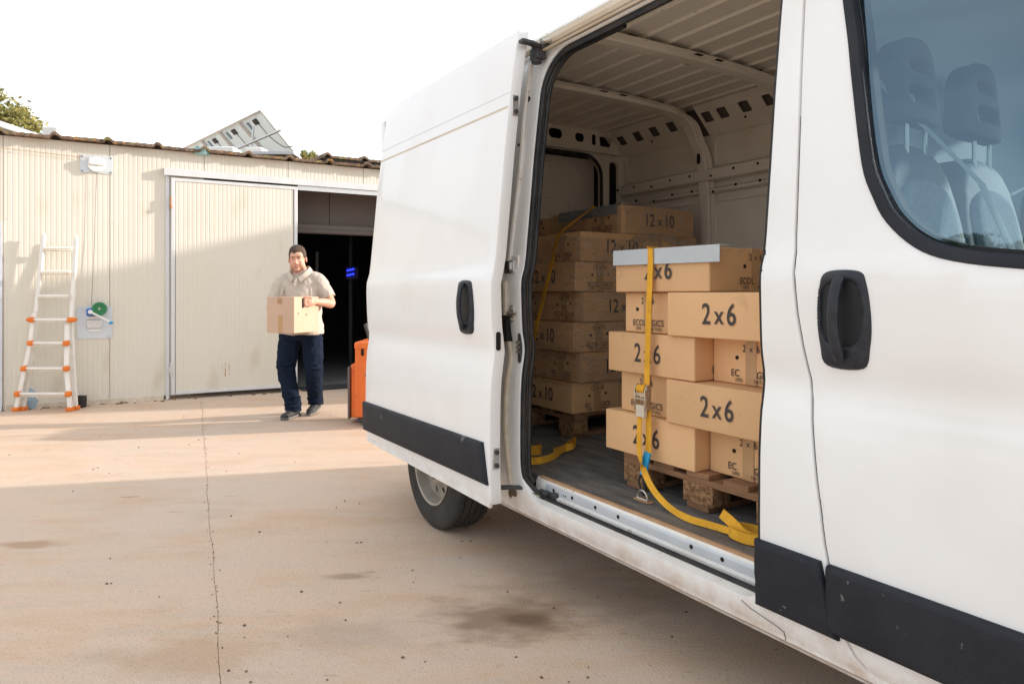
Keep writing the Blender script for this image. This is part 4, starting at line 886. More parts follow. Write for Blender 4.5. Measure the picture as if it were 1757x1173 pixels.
vo('rear_door_inner', MB().box((1.80, 4.085, .50), (3.40, 4.10, 2.35)), 'paint_in')
for (a0, b0, a1, b1) in ((1.90, 1.80, 2.50, 2.00), (1.90, 1.25, 2.50, 1.62), (2.62, 2.07, 3.22, 2.25), (2.62, 1.50, 3.12, 2.01), (1.90, .7, 2.5, 1.15), (2.62, .7, 3.1, 1.1)):
    pl = rrect(a0, b0, a1, b1, .07, 6)
    vo('pressed_panel', patch(MB(), offset(pl, -.03), [pl], lambda a, b: (a, 4.07, b), (0, 1, 0), .014, step=.08, roll=.006), 'paint_in')
vo('corner_cavity', MB().box((3.36, 3.97, 1.9), (3.52, 4.16, 2.33)), 'hole')
for z in (2.0, 1.9): vo('hinge_plug', MB().cyl((3.455, 3.86, z - .3), (3.47, 3.86, z - .3), .010, 8), 'hole')
# ------------------------------------------------------------------ cab interior
vo('cab_floor', MB().box((1.76, -.35, .42), (3.64, 1.17, .62)), 'dash')
vo('cab_wall_lining', MB().box((1.84, 1.135, 1.0), (3.56, 1.168, 2.44)), 'headliner')
vo('cab_ceiling', MB().box((1.88, .30, 2.44), (3.52, 1.165, 2.455)), 'headliner')
vo('dashboard', MB().box((1.80, -.52, .8), (3.60, -.10, 1.32)), 'dash', bevel=.06)
wheelp = [(3.10 + .19 * math.cos(R(a)), -.0 + .10 * math.sin(R(a)) + .04, 1.38 + .16 * math.sin(R(a))) for a in range(0, 360, 15)]
vo('steering_wheel', MB().tube(wheelp, .016, 8, closed=True), 'dash')
def seat(vc, w_, headrests, zc=.95):
    s = vo('cab_seat', MB().box((vc - w_ / 2, .48, .62), (vc + w_ / 2, 1.0, 1.02)), 'seat_dark', bevel=.05, seg=4)
    for i, hv in enumerate(headrests):
        # back: tapered, with lighter fabric insert
        pl = smooth_poly([(hv - .22, 1.0), (hv - .215, 1.45), (hv - .16, 1.66), (hv - .06, 1.725), (hv + .06, 1.725), (hv + .16, 1.66), (hv + .215, 1.45), (hv + .22, 1.0)], 4)
        bk = vo('backrest', patch(MB(), pl, [], lambda a, b: (a, .90 + (b - 1.0) * .16, b), (0, 1, 0), .13, step=.05, roll=.03), 'seat_dark', s, smooth=60)
        pl2 = smooth_poly([(hv - .14, 1.05), (hv - .145, 1.40), (hv - .13, 1.58), (hv, 1.63), (hv + .13, 1.58), (hv + .145, 1.40), (hv + .14, 1.05)], 4)
        vo('fabric_insert', patch(MB(), pl2, [], lambda a, b: (a, .885 + (b - 1.0) * .16 + (.012 if abs(b - 1.42) < .012 else 0), b), (0, 1, 0), .03, step=.03, gx=.03, gz=.02, roll=.02), 'seat_fabric', bk, smooth=60)
        out = smooth_poly([(hv - .115, 1.79), (hv - .125, 1.88), (hv - .10, 1.985), (hv - .04, 2.025), (hv + .04, 2.025), (hv + .10, 1.985), (hv + .125, 1.88), (hv + .115, 1.79)], 4)
        h1 = rrect(hv - .055, 1.93, hv + .055, 1.965, .015, 3); h2 = rrect(hv - .065, 1.84, hv + .065, 1.885, .015, 3)
        hd = vo('headrest', patch(MB(), out, [h1, h2], lambda a, b: (a, .985 + (b - 1.8) * .10 + (a - hv) ** 2 * 1.6, b), (0, 1, 0), .055, step=.025, gx=.03, gz=.03, roll=.012), 'seat_dark', bk, smooth=60)
        for dx in (-.05, .05): vo('headrest_post', MB().cyl((hv + dx, 1.02, 1.68), (hv + dx, 1.02, 1.83), .007, 8), 'steel', bk)
seat(2.22, .92, (2.02, 2.42)); seat(3.18, .48, (3.18,))
vo('seat_belt', MB().bar([(1.86, 1.05, 1.9), (2.20, .93, 1.62), (2.19, .80, 1.30), (2.10, .70, 1.08)], (.045, 0, 0), .002, (0, -1, 0)), 'headliner')
# far door with its window opening
fw = smooth_poly([(.95, 2.10), (.93, 1.6), (.86, 1.44), (.70, 1.38), (.30, 1.36), (.15, 1.42), (.25, 1.75), (.5, 2.12)], 4)
ffd = vo('front_door', patch(MB(), [(.97, .40), (.97, 2.19), (.42, 2.19), (.26, 1.95), (-.02, 1.5), (.09, 1.35), (.10, .80), (.30, .55), (.32, .40)], [fw], far(), (-1, 0, 0), .05, step=.1), 'paint')
vo('window_glass', patch(MB(), offset(fw, -.005), [], far(.03), (-1, 0, 0), 0, step=.1), 'glass_far', ffd)
# ------------------------------------------------------------------ cartons in the van
FZ = .492; PT = .634; BH = .168
TV = (R(90), 0, R(-90))      # text on a face looking towards the camera (-x): reads along -y
TU = (R(90), 0, 0)           # text on a face looking forwards (-y): reads along +x
rb = random.Random(11)
def carton(label, v0, u0, w_, l_, z0, h=BH, side=None, end=None, grp='cartons in the van', wrapped=False):
    """w_ = size across (x), l_ = size along the van (y). side/end = print on the -x / -y face."""
    q = thing('carton', label, 'carton', VW(v0 + w_ / 2, u0 + l_ / 2, z0), RZ + R(rb.uniform(-1.0, 1.0)), grp)
    g = .0015; hw, hl = w_ / 2 - g, l_ / 2 - g
    # body: slightly bulged faces with a closing slot across the top
    m = MB(); nx = 6; V = []; 
    def face(o, a, b, n, bulge):
        k = 5; vs_ = []
        for j in range(k + 1):
            for i in range(k + 1):
                s_, t_ = i / k, j / k; vs_.append(Vector(o) + Vector(a) * s_ + Vector(b) * t_ + Vector(n) * bulge * math.sin(math.pi * s_) * math.sin(math.pi * t_))
        fs = [(j * 6 + i, j * 6 + i + 1, j * 6 + i + 7, j * 6 + i + 6) for j in range(k) for i in range(k)]; m.add(vs_, fs)
    bl = rb.uniform(.001, .006); r = .0035; ht = h - .0015
    face((-hw, hl - r, r), (0, -2 * hl + 2 * r, 0), (0, 0, ht - 2 * r), (-1, 0, 0), bl); face((-hw + r, -hl, r), (2 * hw - 2 * r, 0, 0), (0, 0, ht - 2 * r), (0, -1, 0), bl)
    face((hw, -hl + r, r), (0, 2 * hl - 2 * r, 0), (0, 0, ht - 2 * r), (1, 0, 0), bl); face((hw - r, hl, r), (-2 * hw + 2 * r, 0, 0), (0, 0, ht - 2 * r), (0, 1, 0), bl)
    # rounded vertical and horizontal edges (chamfers)
    A = [(-hw, -hl + r), (-hw + r, -hl), (hw - r, -hl), (hw, -hl + r), (hw, hl - r), (hw - r, hl), (-hw + r, hl), (-hw, hl - r)]
    B = [(-hw + r, -hl + r), (-hw + r, -hl + r), (hw - r, -hl + r), (hw - r, -hl + r), (hw - r, hl - r), (hw - r, hl - r), (-hw + r, hl - r), (-hw + r, hl - r)]
    V = [(x, y, r) for x, y in A] + [(x, y, ht - r) for x, y in A] + [(x, y, 0) for x, y in B] + [(x, y, ht) for x, y in B]
    F = [(0, 1, 9, 8), (2, 3, 11, 10), (4, 5, 13, 12), (6, 7, 15, 14)]
    for i in range(8):
        j = (i + 1) % 8; F += [(8 + i, 8 + j, 24 + j, 24 + i), (i, 16 + i, 16 + j, j)]
    F += [(24, 26, 28, 30), (16, 22, 20, 18)]
    m.add(V, F); obj('carton_body', m, 'card', q, smooth=25)
    long_y = l_ > w_
    # flap seam on the top and tape strip running over the short faces
    def tape(ax):
        tw = .024
        if ax == 'y': 
            obj('tape', MB().box((-tw, -hl - .0062, h * .0 + .002), (tw, -hl - .001, ht)).box((-tw, -hl - .004, ht - .0002), (tw, hl, ht + .0006)), 'tape_brown', q)
        else: 
            obj('tape', MB().box((-hw - .0062, -tw, .002), (-hw - .001, tw, ht)).box((-hw - .004, -tw, ht - .0002), (hw, tw, ht + .0006)), 'tape_brown', q)
    tape('y' if long_y else 'x')
    def prn(kind, face):
        ex = -hw - .0066; ey = -hl - .0066
        def T(s, size, dx, z, sx=1.0):
            if face == 'v': text('print', s, size, q, (ex, -dx, z), TV, sx)
            else: text('print', s, size, q, (dx, ey, z), TU, sx)
        def H(dx, z, r_=.0075):
            if face == 'v': obj('vent_hole', MB().cyl((ex + .0012, -dx, z), (ex - .0002, -dx, z), r_, 12), 'hole', q)
            else: obj('vent_hole', MB().cyl((dx, ey + .0012, z), (dx, ey - .0002, z), r_, 12), 'hole', q)
        if kind == '2x6': T('2', .108, -.056, h * .5, .78); T('x', .095, .002, h * .49, .85); T('6', .108, .056, h * .5, .80)
        if kind == '12x10': T('12', .108, -.086, h * .5, .80); T('x', .086, -.0, h * .49, .9); T('10', .108, .080, h * .5, .84)
        if kind in ('s2x6', 's12x10'):
            t = kind[1:].replace('x', ' x '); 
            if kind == 's2x6': T('2', .036, -.030, h * .78, .85); T('6', .036, .030, h * .78, .85); T('x', .03, 0, h * .78)
            else: T('12', .036, -.034, h * .80, .8); T('10', .036, .034, h * .80, .8); T('x', .03, 0, h * .80)
            T('EC', .036, -.070, h * .24, .9); T('OL', .036, -.030, h * .24, .9) if rb.random() < .4 else None; T('GICS', .036, .058, h * .24, .9)
            T('100%', .018, -.056, h * .10, .9); T('NATURAL', .018, .048, h * .10, .85)
            if kind == 's2x6': H(-.062, h * .58); 
            else: H(-.058, h * .56); H(.062, h * .60)
    if side: prn(side, 'v')
    if end: prn(end, 'u')
    return q
g1 = 'cartons stacked on the near pallet'
carton('long 2 x 6 carton at the bottom left of the near stack, above the sleeve', 1.95, 1.781, .36, .512, PT, .170, '2x6', 's2x6', g1)
carton('carton with a taped short side at the bottom right of the near stack', 2.023, 1.415, .51, .360, PT, .168, 's2x6', None, g1)
carton('long 2 x 6 carton in the second layer, right of the ratchet buckle', 1.93, 1.400, .36, .513, PT + .170, .168, '2x6', 's2x6', g1)
carton('short-sided carton directly behind the ratchet buckle of the near strap', 1.985, 1.917, .51, .315, PT + .171, .167, 's2x6', None, g1)
carton('long 2 x 6 carton in the middle layer crossed by the yellow strap', 1.95, 1.777, .36, .500, PT + .339, .168, '2x6', 's2x6', g1)
carton('carton with wide tape and vent hole in the middle layer by the front pillar', 2.040, 1.412, .51, .360, PT + .338, .168, 's2x6', None, g1)
carton('long 2 x 6 carton in the fourth layer beside the front pillar', 1.93, 1.395, .36, .510, PT + .507, .168, '2x6', 's2x6', g1)
carton('short-sided carton under the grey edge guard, left half of the fourth layer', 1.980, 1.908, .51, .290, PT + .508, .167, 's2x6', None, g1)
carton('topmost 2 x 6 carton of the near stack carrying the light grey edge guard', 1.945, 1.702, .50, .520, PT + .676, .166, '2x6', 's2x6', g1)
g2 = 'cartons stacked on the far pallet'
H2 = .1705
nm = ['bottom', 'second', 'third', 'fourth', 'fifth', 'sixth', 'top']
c0 = {0: 2.325, 1: 2.371, 2: 2.336, 3: 2.392, 4: 2.342, 5: 2.382}
for k in range(6):
    z = PT + k * H2; v0 = c0[k]
    if k % 2 == 0:
        carton(f'near-corner carton of the {nm[k]} layer of the far stack, 12 x 10 sideways', v0, 3.015, .355, .60, z, H2 - .002, '12x10', 's12x10', g2)
        carton(f'rear-end carton of the {nm[k]} layer of the far stack, beside the seal', v0, 3.62, .355, .43, z, H2 - .002, 's12x10', None, g2)
        carton(f'brown carton second from the corner in the {nm[k]} layer of the far stack', v0 + .36, 3.02, .355, .60, z, H2 - .002, None, 's12x10', g2)
    else:
        carton(f'near-corner carton of the {nm[k]} layer of the far stack, 12 x 10 frontward', v0, 3.005, .60, .350, z, H2 - .002, 's12x10', '12x10', g2)
        carton(f'middle carton of the {nm[k]} layer of the far stack, showing vent holes', v0 + .005, 3.358, .60, .350, z, H2 - .002, 's12x10', None, g2)
        carton(f'last carton of the {nm[k]} layer of the far stack, nearest the rear doors', v0 + .002, 3.711, .60, .340, z, H2 - .002, 's12x10', None, g2)
carton('plain brown carton just above the light grey edge guard, sixth layer of far stack', 2.985, 3.01, .33, .60, PT + 5 * H2, H2 - .002, None, None, g2)
carton('topmost carton wrapped in crinkled film with 12 x 10 on its face', 2.69, 3.02, .61, .350, PT + 6 * H2, H2, 's12x10', '12x10', g2)
carton('top layer carton of the far stack below the shade-darkened edge guard and strap', 2.70, 3.374, .60, .350, PT + 6 * H2, H2, 's12x10', None, g2)
carton('rearmost carton of the top layer of the far stack in deep shade', 2.695, 3.728, .60, .300, PT + 6 * H2, H2 - .01, 's12x10', None, g2)
# edge guards
def guard(label, v, u0, u1, z, z1, m, hh=.058, tilt=0):
    q = thing('edge_guard', label, 'edge guard', VW(v, (u0 + u1) / 2, z), RZ); L2 = (u1 - u0) / 2
    mb = MB().box((-.003, -L2, -hh), (0, L2, .003)).box((.0, -L2, 0), (.055, L2, .003)); mb.xf(Matrix.Rotation(tilt, 4, 'X')); obj('angle_strip', mb, m, q, bevel=.001)
guard('light grey cardboard edge guard on the top edge of the near stack', 1.936, 1.650, 2.222, 1.4795, 0, 'guard', .060, R(.6))
mat('guard_shaded', (.20, .23, .26), .7)  # grey guard with the shade of the far stack put into its colour
guard('grey edge guard, coloured dark for shade, on the far stack under its strap', 2.683, 3.05, 3.62, PT + 7 * H2 + .001, 0, 'guard_shaded', .056)
# pallets
def pallet(label, v0, u0, wv, lu, z0):
    q = thing('pallet', label, 'pallet', VW(v0 + wv / 2, u0 + lu / 2, z0), RZ, 'wooden pallets in the van'); hw, hl = wv / 2, lu / 2
    bw = .145; ys = [-hl, -bw / 2, hl - bw]; xs = [-hw, -.05, hw - .10]
    for y in ys:
        obj('bottom_board', MB().box((-hw, y + .02, 0), (hw, y + bw - .02, .022)), 'wood', q, bevel=.002)
        for x in xs: obj('block', MB().box((x, y, .022), (x + .10, y + bw, .098)), 'chipblock', q, bevel=.003)
    for x in xs: obj('stringer_board', MB().box((x, -hl, .098), (x + .10, hl, .120)), 'wood', q, bevel=.002)
    n = 5
    for i in range(n):
        y = -hl + (lu - .11) * i / (n - 1); obj('deck_board', MB().box((-hw, y, .120), (hw, y + .11, .1415)), 'wood', q, bevel=.002)
pallet('worn wooden pallet with chipboard blocks under the near stack of cartons', 1.965, 1.375, 1.20, .815, FZ)
pallet('dark wooden pallet under the far stack of cartons, beside the coiled strap', 2.35, 3.03, 1.10, .98, FZ)
# stretch film on the top cartons of the far stack
def film_box(v0, u0, w_, l_, z0, h, amp=.006, seed=1):
    rn = random.Random(seed); m = MB(); n, k = 46, 12; V = []; per = 2 * (w_ + l_)
    def at(t):
        t %= per
        if t < l_: return (v0, u0 + l_ - t, -1, 0)
        t -= l_
        if t < w_: return (v0 + t, u0, 0, -1)
        t -= w_
        if t < l_: return (v0 + w_, u0 + t, 1, 0)
        return (v0 + w_ - (t - l_), u0 + l_, 0, 1)
    for j in range(k + 1):
        for i in range(n):
            x, y, a, b = at(per * i / n); d = .006 + rn.random() * amp + .004 * math.sin(i * 1.7 + j * 2.3); V.append((x + a * d, y + b * d, z0 + h * j / k + (rn.random() - .5) * .01))
    m.add(V, [(j * n + i, j * n + (i + 1) % n, (j + 1) * n + (i + 1) % n, (j + 1) * n + i) for j in range(k) for i in range(n)]); return m
fo = VW(2.9, 3.3, PT + H2)
q = thing('stretch_film', 'crinkled clear stretch film wrapped round the upper cartons of the far stack', 'plastic film', VW(2.9, 3.3, 1.4), RZ)
obj('film_wrap', film_box(2.69, 3.02, .61, .70, PT + 5.85 * H2, 1.22 * H2, .010, 2), 'film', q, off=(2.9, 3.3, 1.4), smooth=60)
obj('film_wrap', film_box(2.328, 3.005, .66, 1.02, PT + .9 * H2, 4.9 * H2, .012, 3), 'film', q, off=(2.9, 3.3, 1.4), smooth=60)
obj('film_tail', MB().tube(cr([(2.76, 3.0, PT + 5.9 * H2), (2.80, 2.985, PT + 5.82 * H2), (2.95, 2.99, PT + 5.93 * H2), (3.1, 2.985, PT + 5.8 * H2), (3.28, 2.98, PT + 5.7 * H2), (3.36, 3.0, PT + 5.5 * H2)], 5), [(.018, .006), (.03, .012), (.014, .006), (.02, .01), (.035, .008)] * 5 + [(.01, .01)], 8), 'film', q, off=(2.9, 3.3, 1.4), smooth=60)
# straps
def ribbon(path, ups, w_=.045, th=.0012, n=6):
    """flat webbing: path points, ups = direction of the webbing's width at each point"""
    P_ = cr(path, n); U_ = cr(ups, n); V = []; F = []
    for i, p in enumerate(P_):
        t = (P_[min(i + 1, len(P_) - 1)] - P_[max(i - 1, 0)]).normalized(); wd = U_[i] - t * U_[i].dot(t); wd.normalize(); nn = t.cross(wd) * th
        V += [p - wd * w_ / 2 - nn, p + wd * w_ / 2 - nn, p + wd * w_ / 2 + nn, p - wd * w_ / 2 + nn]
    for i in range(len(P_) - 1):
        for k in range(4): F.append((i * 4 + k, i * 4 + (k + 1) % 4, i * 4 + 4 + (k + 1) % 4, i * 4 + 4 + k))
    e = len(P_) * 4 - 4; return MB().add(V, F + [(0, 1, 2, 3), (e + 3, e + 2, e + 1, e)])
SO = (1.9, 2.0, FZ)
s1 = thing('ratchet_strap', 'yellow ratchet strap with blue sleeve and buckle over the near stack', 'strap', VW(*SO), RZ)
def sobj(n_, m, mt_, par=None, **k): return obj(n_, m, mt_, par or s1, off=SO, **k)
Y = (0, 1, 0)
sobj('webbing', ribbon([(2.46, 1.97, 1.4855), (2.2, 1.98, 1.486), (1.95, 1.990, 1.4865), (1.929, 1.992, 1.480), (1.928, 1.992, 1.42), (1.922, 1.997, 1.20), (1.918, 2.000, 1.0), (1.916, 2.002, .90)], [Y] * 8, .029), 'strap')
sobj('webbing', ribbon([(1.914, 1.990, .86), (1.912, 1.985, .78), (1.910, 1.985, .66)], [Y] * 3, .029), 'strap')
sobj('blue_sleeve', ribbon([(1.908, 1.985, .675), (1.900, 1.990, .64), (1.893, 1.995, .585)], [Y] * 3, .034, .004), 'strap_blue', smooth=60)
b_ = sobj('ratchet_buckle', MB().box((1.895, 1.975, .895), (1.899, 2.035, .935)), 'steel')
for y in (1.976, 2.034): sobj('side_plate', MB().prism([(1.912, .84), (1.885, .85), (1.880, .92), (1.893, .945), (1.912, .94)], 'y', y - .0015, y + .0015), 'steel', b_, bevel=.0008)
for (x, z, r) in ((1.898, .925, .0085), (1.892, .885, .005), (1.9, .85, .004), (1.905, .905, .004)): sobj('spindle', MB().cyl((x, 1.972, z), (x, 2.038, z), r, 10), 'steel', b_)
sobj('webbing_roll', MB().cyl((1.898, 1.984, .925), (1.898, 2.026, .925), .017, 16), 'strap', b_)
sobj('handle_plate', MB().box((1.883, 1.982, .815), (1.887, 2.028, .862)).box((1.887, 1.982, .815), (1.90, 1.985, .862)).box((1.887, 2.025, .815), (1.90, 2.028, .862)), 'dusty_metal', b_, bevel=.001)
hk = sobj('hook', ribbon([(1.893, 1.995, .588), (1.888, 1.985, .565), (1.884, 1.978, .535), (1.886, 1.985, .512)], [Y] * 4, .014, .003), 'webbing_black')
sobj('hook_loop', MB().tube(cr([(1.890, 2.008, .585), (1.885, 2.012, .555), (1.884, 1.995, .525), (1.884, 1.985, .508)], 5), .004, 6), 'webbing_black', hk)
# loose tail: down from the buckle, across the floor, into a knotted loop
sobj('loose_tail', ribbon([(1.898, 2.018, .84), (1.890, 2.016, .76), (1.885, 2.010, .68), (1.880, 1.985, .62), (1.872, 1.930, .56), (1.860, 1.86, .525), (1.845, 1.78, .508), (1.838, 1.70, .503), (1.842, 1.62, .506), (1.850, 1.50, .508)],
     [Y, Y, (0, .9, .1), (.3, .5, .8), (.5, .0, .85), (.4, 0, .9), (.3, 0, .95), (.4, 0, .9), (.2, 0, 1), (.1, 0, 1)], .024), 'strap')
sobj('loose_loop', ribbon([(1.855, 1.575, .555), (1.850, 1.52, .535), (1.845, 1.47, .515), (1.850, 1.42, .512), (1.885, 1.40, .512), (1.915, 1.44, .512), (1.915, 1.50, .512), (1.885, 1.545, .512), (1.85, 1.54, .512), (1.825, 1.50, .512), (1.825, 1.44, .512), (1.85, 1.39, .515), (1.88, 1.33, .512), (1.89, 1.28, .512)],
     [(.3, .3, .9), (.3, .2, .9), (.1, .1, 1), (0, 0, 1), (0, 0, 1), (0, 0, 1), (0, 0, 1), (0, 0, 1), (.1, 0, 1), (.1, 0, 1), (.1, 0, 1), (.2, 0, 1), (.2, 0, 1), (.2, 0, 1)], .034, n=8), 'strap')
q = thing('lashing_ring', 'steel lashing ring in a bare wood recess of the van floor below the blue sleeve', 'lashing ring', VW(1.878, 1.985, FZ), RZ)
obj('ring', MB().tube([(0, .030 * math.cos(R(a)), .004 + .034 * max(0, math.sin(R(a)))) for a in range(0, 361, 15)], .0042, 8), 'steel', q)
obj('recess', patch(MB(), smooth_poly([(-.018, -.045), (.02, -.045), (.026, 0), (.02, .035), (-.018, .035)], 4), [], lambda a, b: (a, b, .0006), (0, 0, -1), 0, step=.01, gx=.02, gz=.02), 'plyedge', q)
SO2 = (2.35, 3.3, FZ)
s2 = thing('cargo_strap', 'yellow strap running slackly down the left side of the far stack', 'strap', VW(*SO2), RZ)
obj('webbing', ribbon([(3.0, 3.24, 1.835), (2.70, 3.262, 1.833), (2.675, 3.268, 1.828), (2.52, 3.24, 1.74), (2.385, 3.212, 1.655), (2.362, 3.208, 1.625), (2.31, 3.19, 1.47), (2.25, 3.17, 1.317), (2.17, 3.14, 1.12), (2.10, 3.11, .932), (1.96, 3.05, .56)], [(.15, 1, 0)] * 11, .038), 'strap', s2, off=SO2)
SO3 = (1.95, 2.66, FZ)
s3 = thing('coiled_strap', 'loose end of yellow strap curled on the van floor beside the rear door seal', 'strap', VW(2.0, 2.66, FZ), RZ)
zf = .514
pth = [(1.80, 2.55, zf), (1.80, 2.62, zf), (1.86, 2.70, zf), (1.93, 2.70, zf), (1.955, 2.62, zf), (1.95, 2.66, zf + .005), (1.91, 2.66, zf), (1.85, 2.56, zf), (1.87, 2.46, zf), (1.94, 2.42, zf), (2.02, 2.42, zf + .012), (2.09, 2.40, zf + .025), (2.13, 2.38, zf + .032), (2.12, 2.35, zf + .03), (2.04, 2.38, zf + .012), (1.98, 2.43, zf)]
pth = [PX(x, y, t_) for x, y, t_ in ()] or pth
def FP(x, y, h=0):       # point of the van floor under a pixel, in van axes
    t = (1.30 - FZ - h) * F_PX / (y - 505); p = Vector(((x - 878.5) / F_PX * t, t, 0)); q_ = RV.inverted() @ p; return (q_.x, q_.y, FZ + h)
hh = .019
seq = [(893, 776), (900, 769), (915, 770), (928, 768), (926, 774), (905, 776), (896, 783), (905, 790), (930, 789), (952, 781), (968, 768), (984, 756), (988, 757), (984, 764), (962, 771), (950, 775)]
pth = [FP(x, y, hh + (.012 if 10 <= i <= 13 else 0)) for i, (x, y) in enumerate(seq)]
obj('webbing', ribbon(pth, [(.05, 0, 1)] * len(pth), .034, n=6), 'strap', s3, off=(2.0, 2.66, FZ))
# ------------------------------------------------------------------ ladder
lc0 = PX(85, 703, 7.72); lc0.z = 0
lad = thing('ladder', 'white telescopic ladder with orange clamps leaning on the warehouse wall', 'ladder', lc0)
def tz(x, y): return 7.62 + (7.74 + (x - 73) * .0026 - 7.62) * (703 - y) / 300
def LP(x, y, d=0): return PX(x, y, tz(x, y) + d)
def rail(pts, w_=.026, d=.032, m='ladder_white', nm='rail'):
    P_ = [LP(*p) for p in pts]; mb = MB()
    mb.bar([p + Vector((0, 0, 0)) for p in P_], (w_ * 2, 0, 0), d, (0, 1, 0)); return obj(nm, mb, m, lad, off=lc0, bevel=.004)
rail([(73.5, 403, .0), (60.5, 536, .03)], .022); rail([(129.3, 409, 0), (120.8, 556, .03)], .022)
for x in (73.7, 129.3): a = LP(x, 408 if x < 100 else 412); obj('rail_tip', MB().tube([a + Vector((0, .015, -.02)), a + Vector((0, .012, .035)), a + Vector((.0, .01, .06))], [(.02, .02), (.016, .016), (.006, .006)], 8), 'ladder_white', lad, off=lc0)
rail([(57.7, 537, -.03), (50.4, 592, -.03), (26.8, 700, -.03)], .024); rail([(62.4, 545, .04), (38.4, 701, .02)], .021)
rail([(114.2, 548, -.03), (112.8, 632, -.03), (118.8, 699, -.03)], .024); rail([(119.5, 545, .04), (128.2, 697, .06)], .021)
for k, (xa, xb, y) in enumerate(((75.5, 124.5, 427.5), (70, 121, 468), (66, 117.8, 510), (55, 122, 550.5), (53.4, 114.5, 590.5), (42, 114.5, 634), (31, 118, 677.5))):
    d = 0 if k < 3 else -.04; a, b = LP(xa, y, d), LP(xb, y, d)
    r_ = obj('rung', MB().bar([a, b], (0, .035, 0), .030, (0, 0, 1)), 'ladder_white', lad, off=lc0, bevel=.006)
    obj('rung_tread', MB().bar([a + Vector((0, -.004, -.022)), b + Vector((0, -.004, -.022))], (0, .03, 0), .016, (0, 0, 1)), 'dusty_metal', r_, off=lc0, bevel=.004)
    if k >= 3:
        for p in (a, b): obj('orange_clamp', MB().box((p.x - .026, p.y - .042, p.z - .016), (p.x + .026, p.y + .03, p.z + .042)), 'orange', r_, off=lc0, bevel=.014)
        if k > 3: obj('rear_rung', MB().bar([a + Vector((.05, .10, -.035)), b + Vector((-.01, .10, -.02))], (0, .02, 0), .018, (0, 0, 1)), 'ladder_white', r_, off=lc0, bevel=.003)
for sx, p in ((-1, LP(53.5, 550.5, -.06)), (1, LP(124, 550.5, -.06))): obj('clamp_knob', MB().tube([p + Vector((0, 0, .013)), p + Vector((sx * .045, 0, .015))], [(.030, .03), (.020, .02)], 10), 'orange', lad, off=lc0)
for (x, y, d) in ((26.5, 702, -.03), (38, 705, .02), (118.8, 702, -.03), (128.2, 699, .06)):
    p = LP(x, y, d); p.z = 0; obj('foot', MB().box((p.x - .034, p.y - .02, 0), (p.x + .034, p.y + .055, .045)), 'orange', lad, off=lc0, bevel=.008)
# pots behind the ladder
p = PX(53.5, 700, 7.82); p.z = 0
tag(obj('plant_pot', MB().lathe([(.055, 0), (.082, .0), (.090, .03), (.094, .10), (.085, .105), (.078, .11), (.078, .20), (.064, .205), (.052, .275), (.045, .275), (.045, .02)], p, (0, 0, 1), 28), 'blue_grey'), 'stack of pale blue plastic pots behind the left feet of the ladder', 'pot')
p = PX(136, 699, 7.86); p.z = .005
tag(obj('rubber_roll', MB().lathe([(.02, 0), (.068, 0), (.076, .02), (.072, .05), (.076, .075), (.074, .125), (.03, .13)], p, (0, 0, 1), 24), 'rubber'), 'short black rubber roller standing on the ground right of the ladder', 'roller')
rd2 = random.Random(8); dm_ = MB()
for i in range(60):
    s = rd2.uniform(-2.4, 1.3); p = WP(s, -rd2.uniform(.02, .14), .004); r = rd2.uniform(.005, .02); dm_.ball(p, (r * 1.6, r, r * .6), 6, 4)
obj('debris', dm_, 'fibro', kind='stuff')
# ------------------------------------------------------------------ electric pallet truck
pc = Vector((-1.22, 7.0, 0)); pt = thing('pallet_truck', 'orange electric pallet truck parked behind the open van door', 'pallet truck', pc)
def po(n_, mb, m, par=None, **k): return obj(n_, mb, m, par or pt, off=pc, **k)
body = po('battery_case', MB().prism([(-1.545, .09), (-1.545, .80), (-1.535, .825), (-1.02, .825), (-1.0, .80), (-1.0, .09)], 'y', 6.70, 7.25), 'orange_body', bevel=.02, seg=3)
po('case_lid', MB().box((-1.550, 6.694, .760), (-.995, 7.256, .832)), 'orange_body', body, bevel=.016)
po('lid_notch', MB().box((-1.48, 6.690, .70), (-1.455, 6.70, .765)), 'hole', body)
po('front_panel', MB().box((-1.50, 6.690, .13), (-1.30, 6.701, .64)), 'orange_body', body, bevel=.004)
po('cover_screw', MB().cyl((-1.43, 6.686, .51), (-1.43, 6.692, .51), .012, 10), 'plastic_dark', body)
po('side_step', MB().box((-1.62, 6.86, .06), (-1.547, 7.20, .60)), 'orange_body', body, bevel=.012)
po('grey_bumper', MB().box((-1.650, 6.84, .05), (-1.622, 7.22, .575)), 'panel_in', body, bevel=.012)
po('chassis', MB().box((-1.53, 6.74, .035), (-1.01, 7.22, .095)), 'plastic_dark', bevel=.01)
for y in (6.80, 7.06): po('fork', MB().box((-1.0, y, .06), (.15, y + .16, .115)).cyl((.05, y + .04, .04), (.05, y + .12, .04), .04, 14), 'plastic_dark', bevel=.008)
po('tiller', MB().tube([(-1.45, 6.98, .83), (-1.50, 6.98, 1.0)], .02, 8), 'plastic_dark')
for y in (6.80, 7.14): po('drive_wheel', MB().cyl((-1.28, y - .03, .06), (-1.28, y + .03, .06), .06, 18), 'rubber')
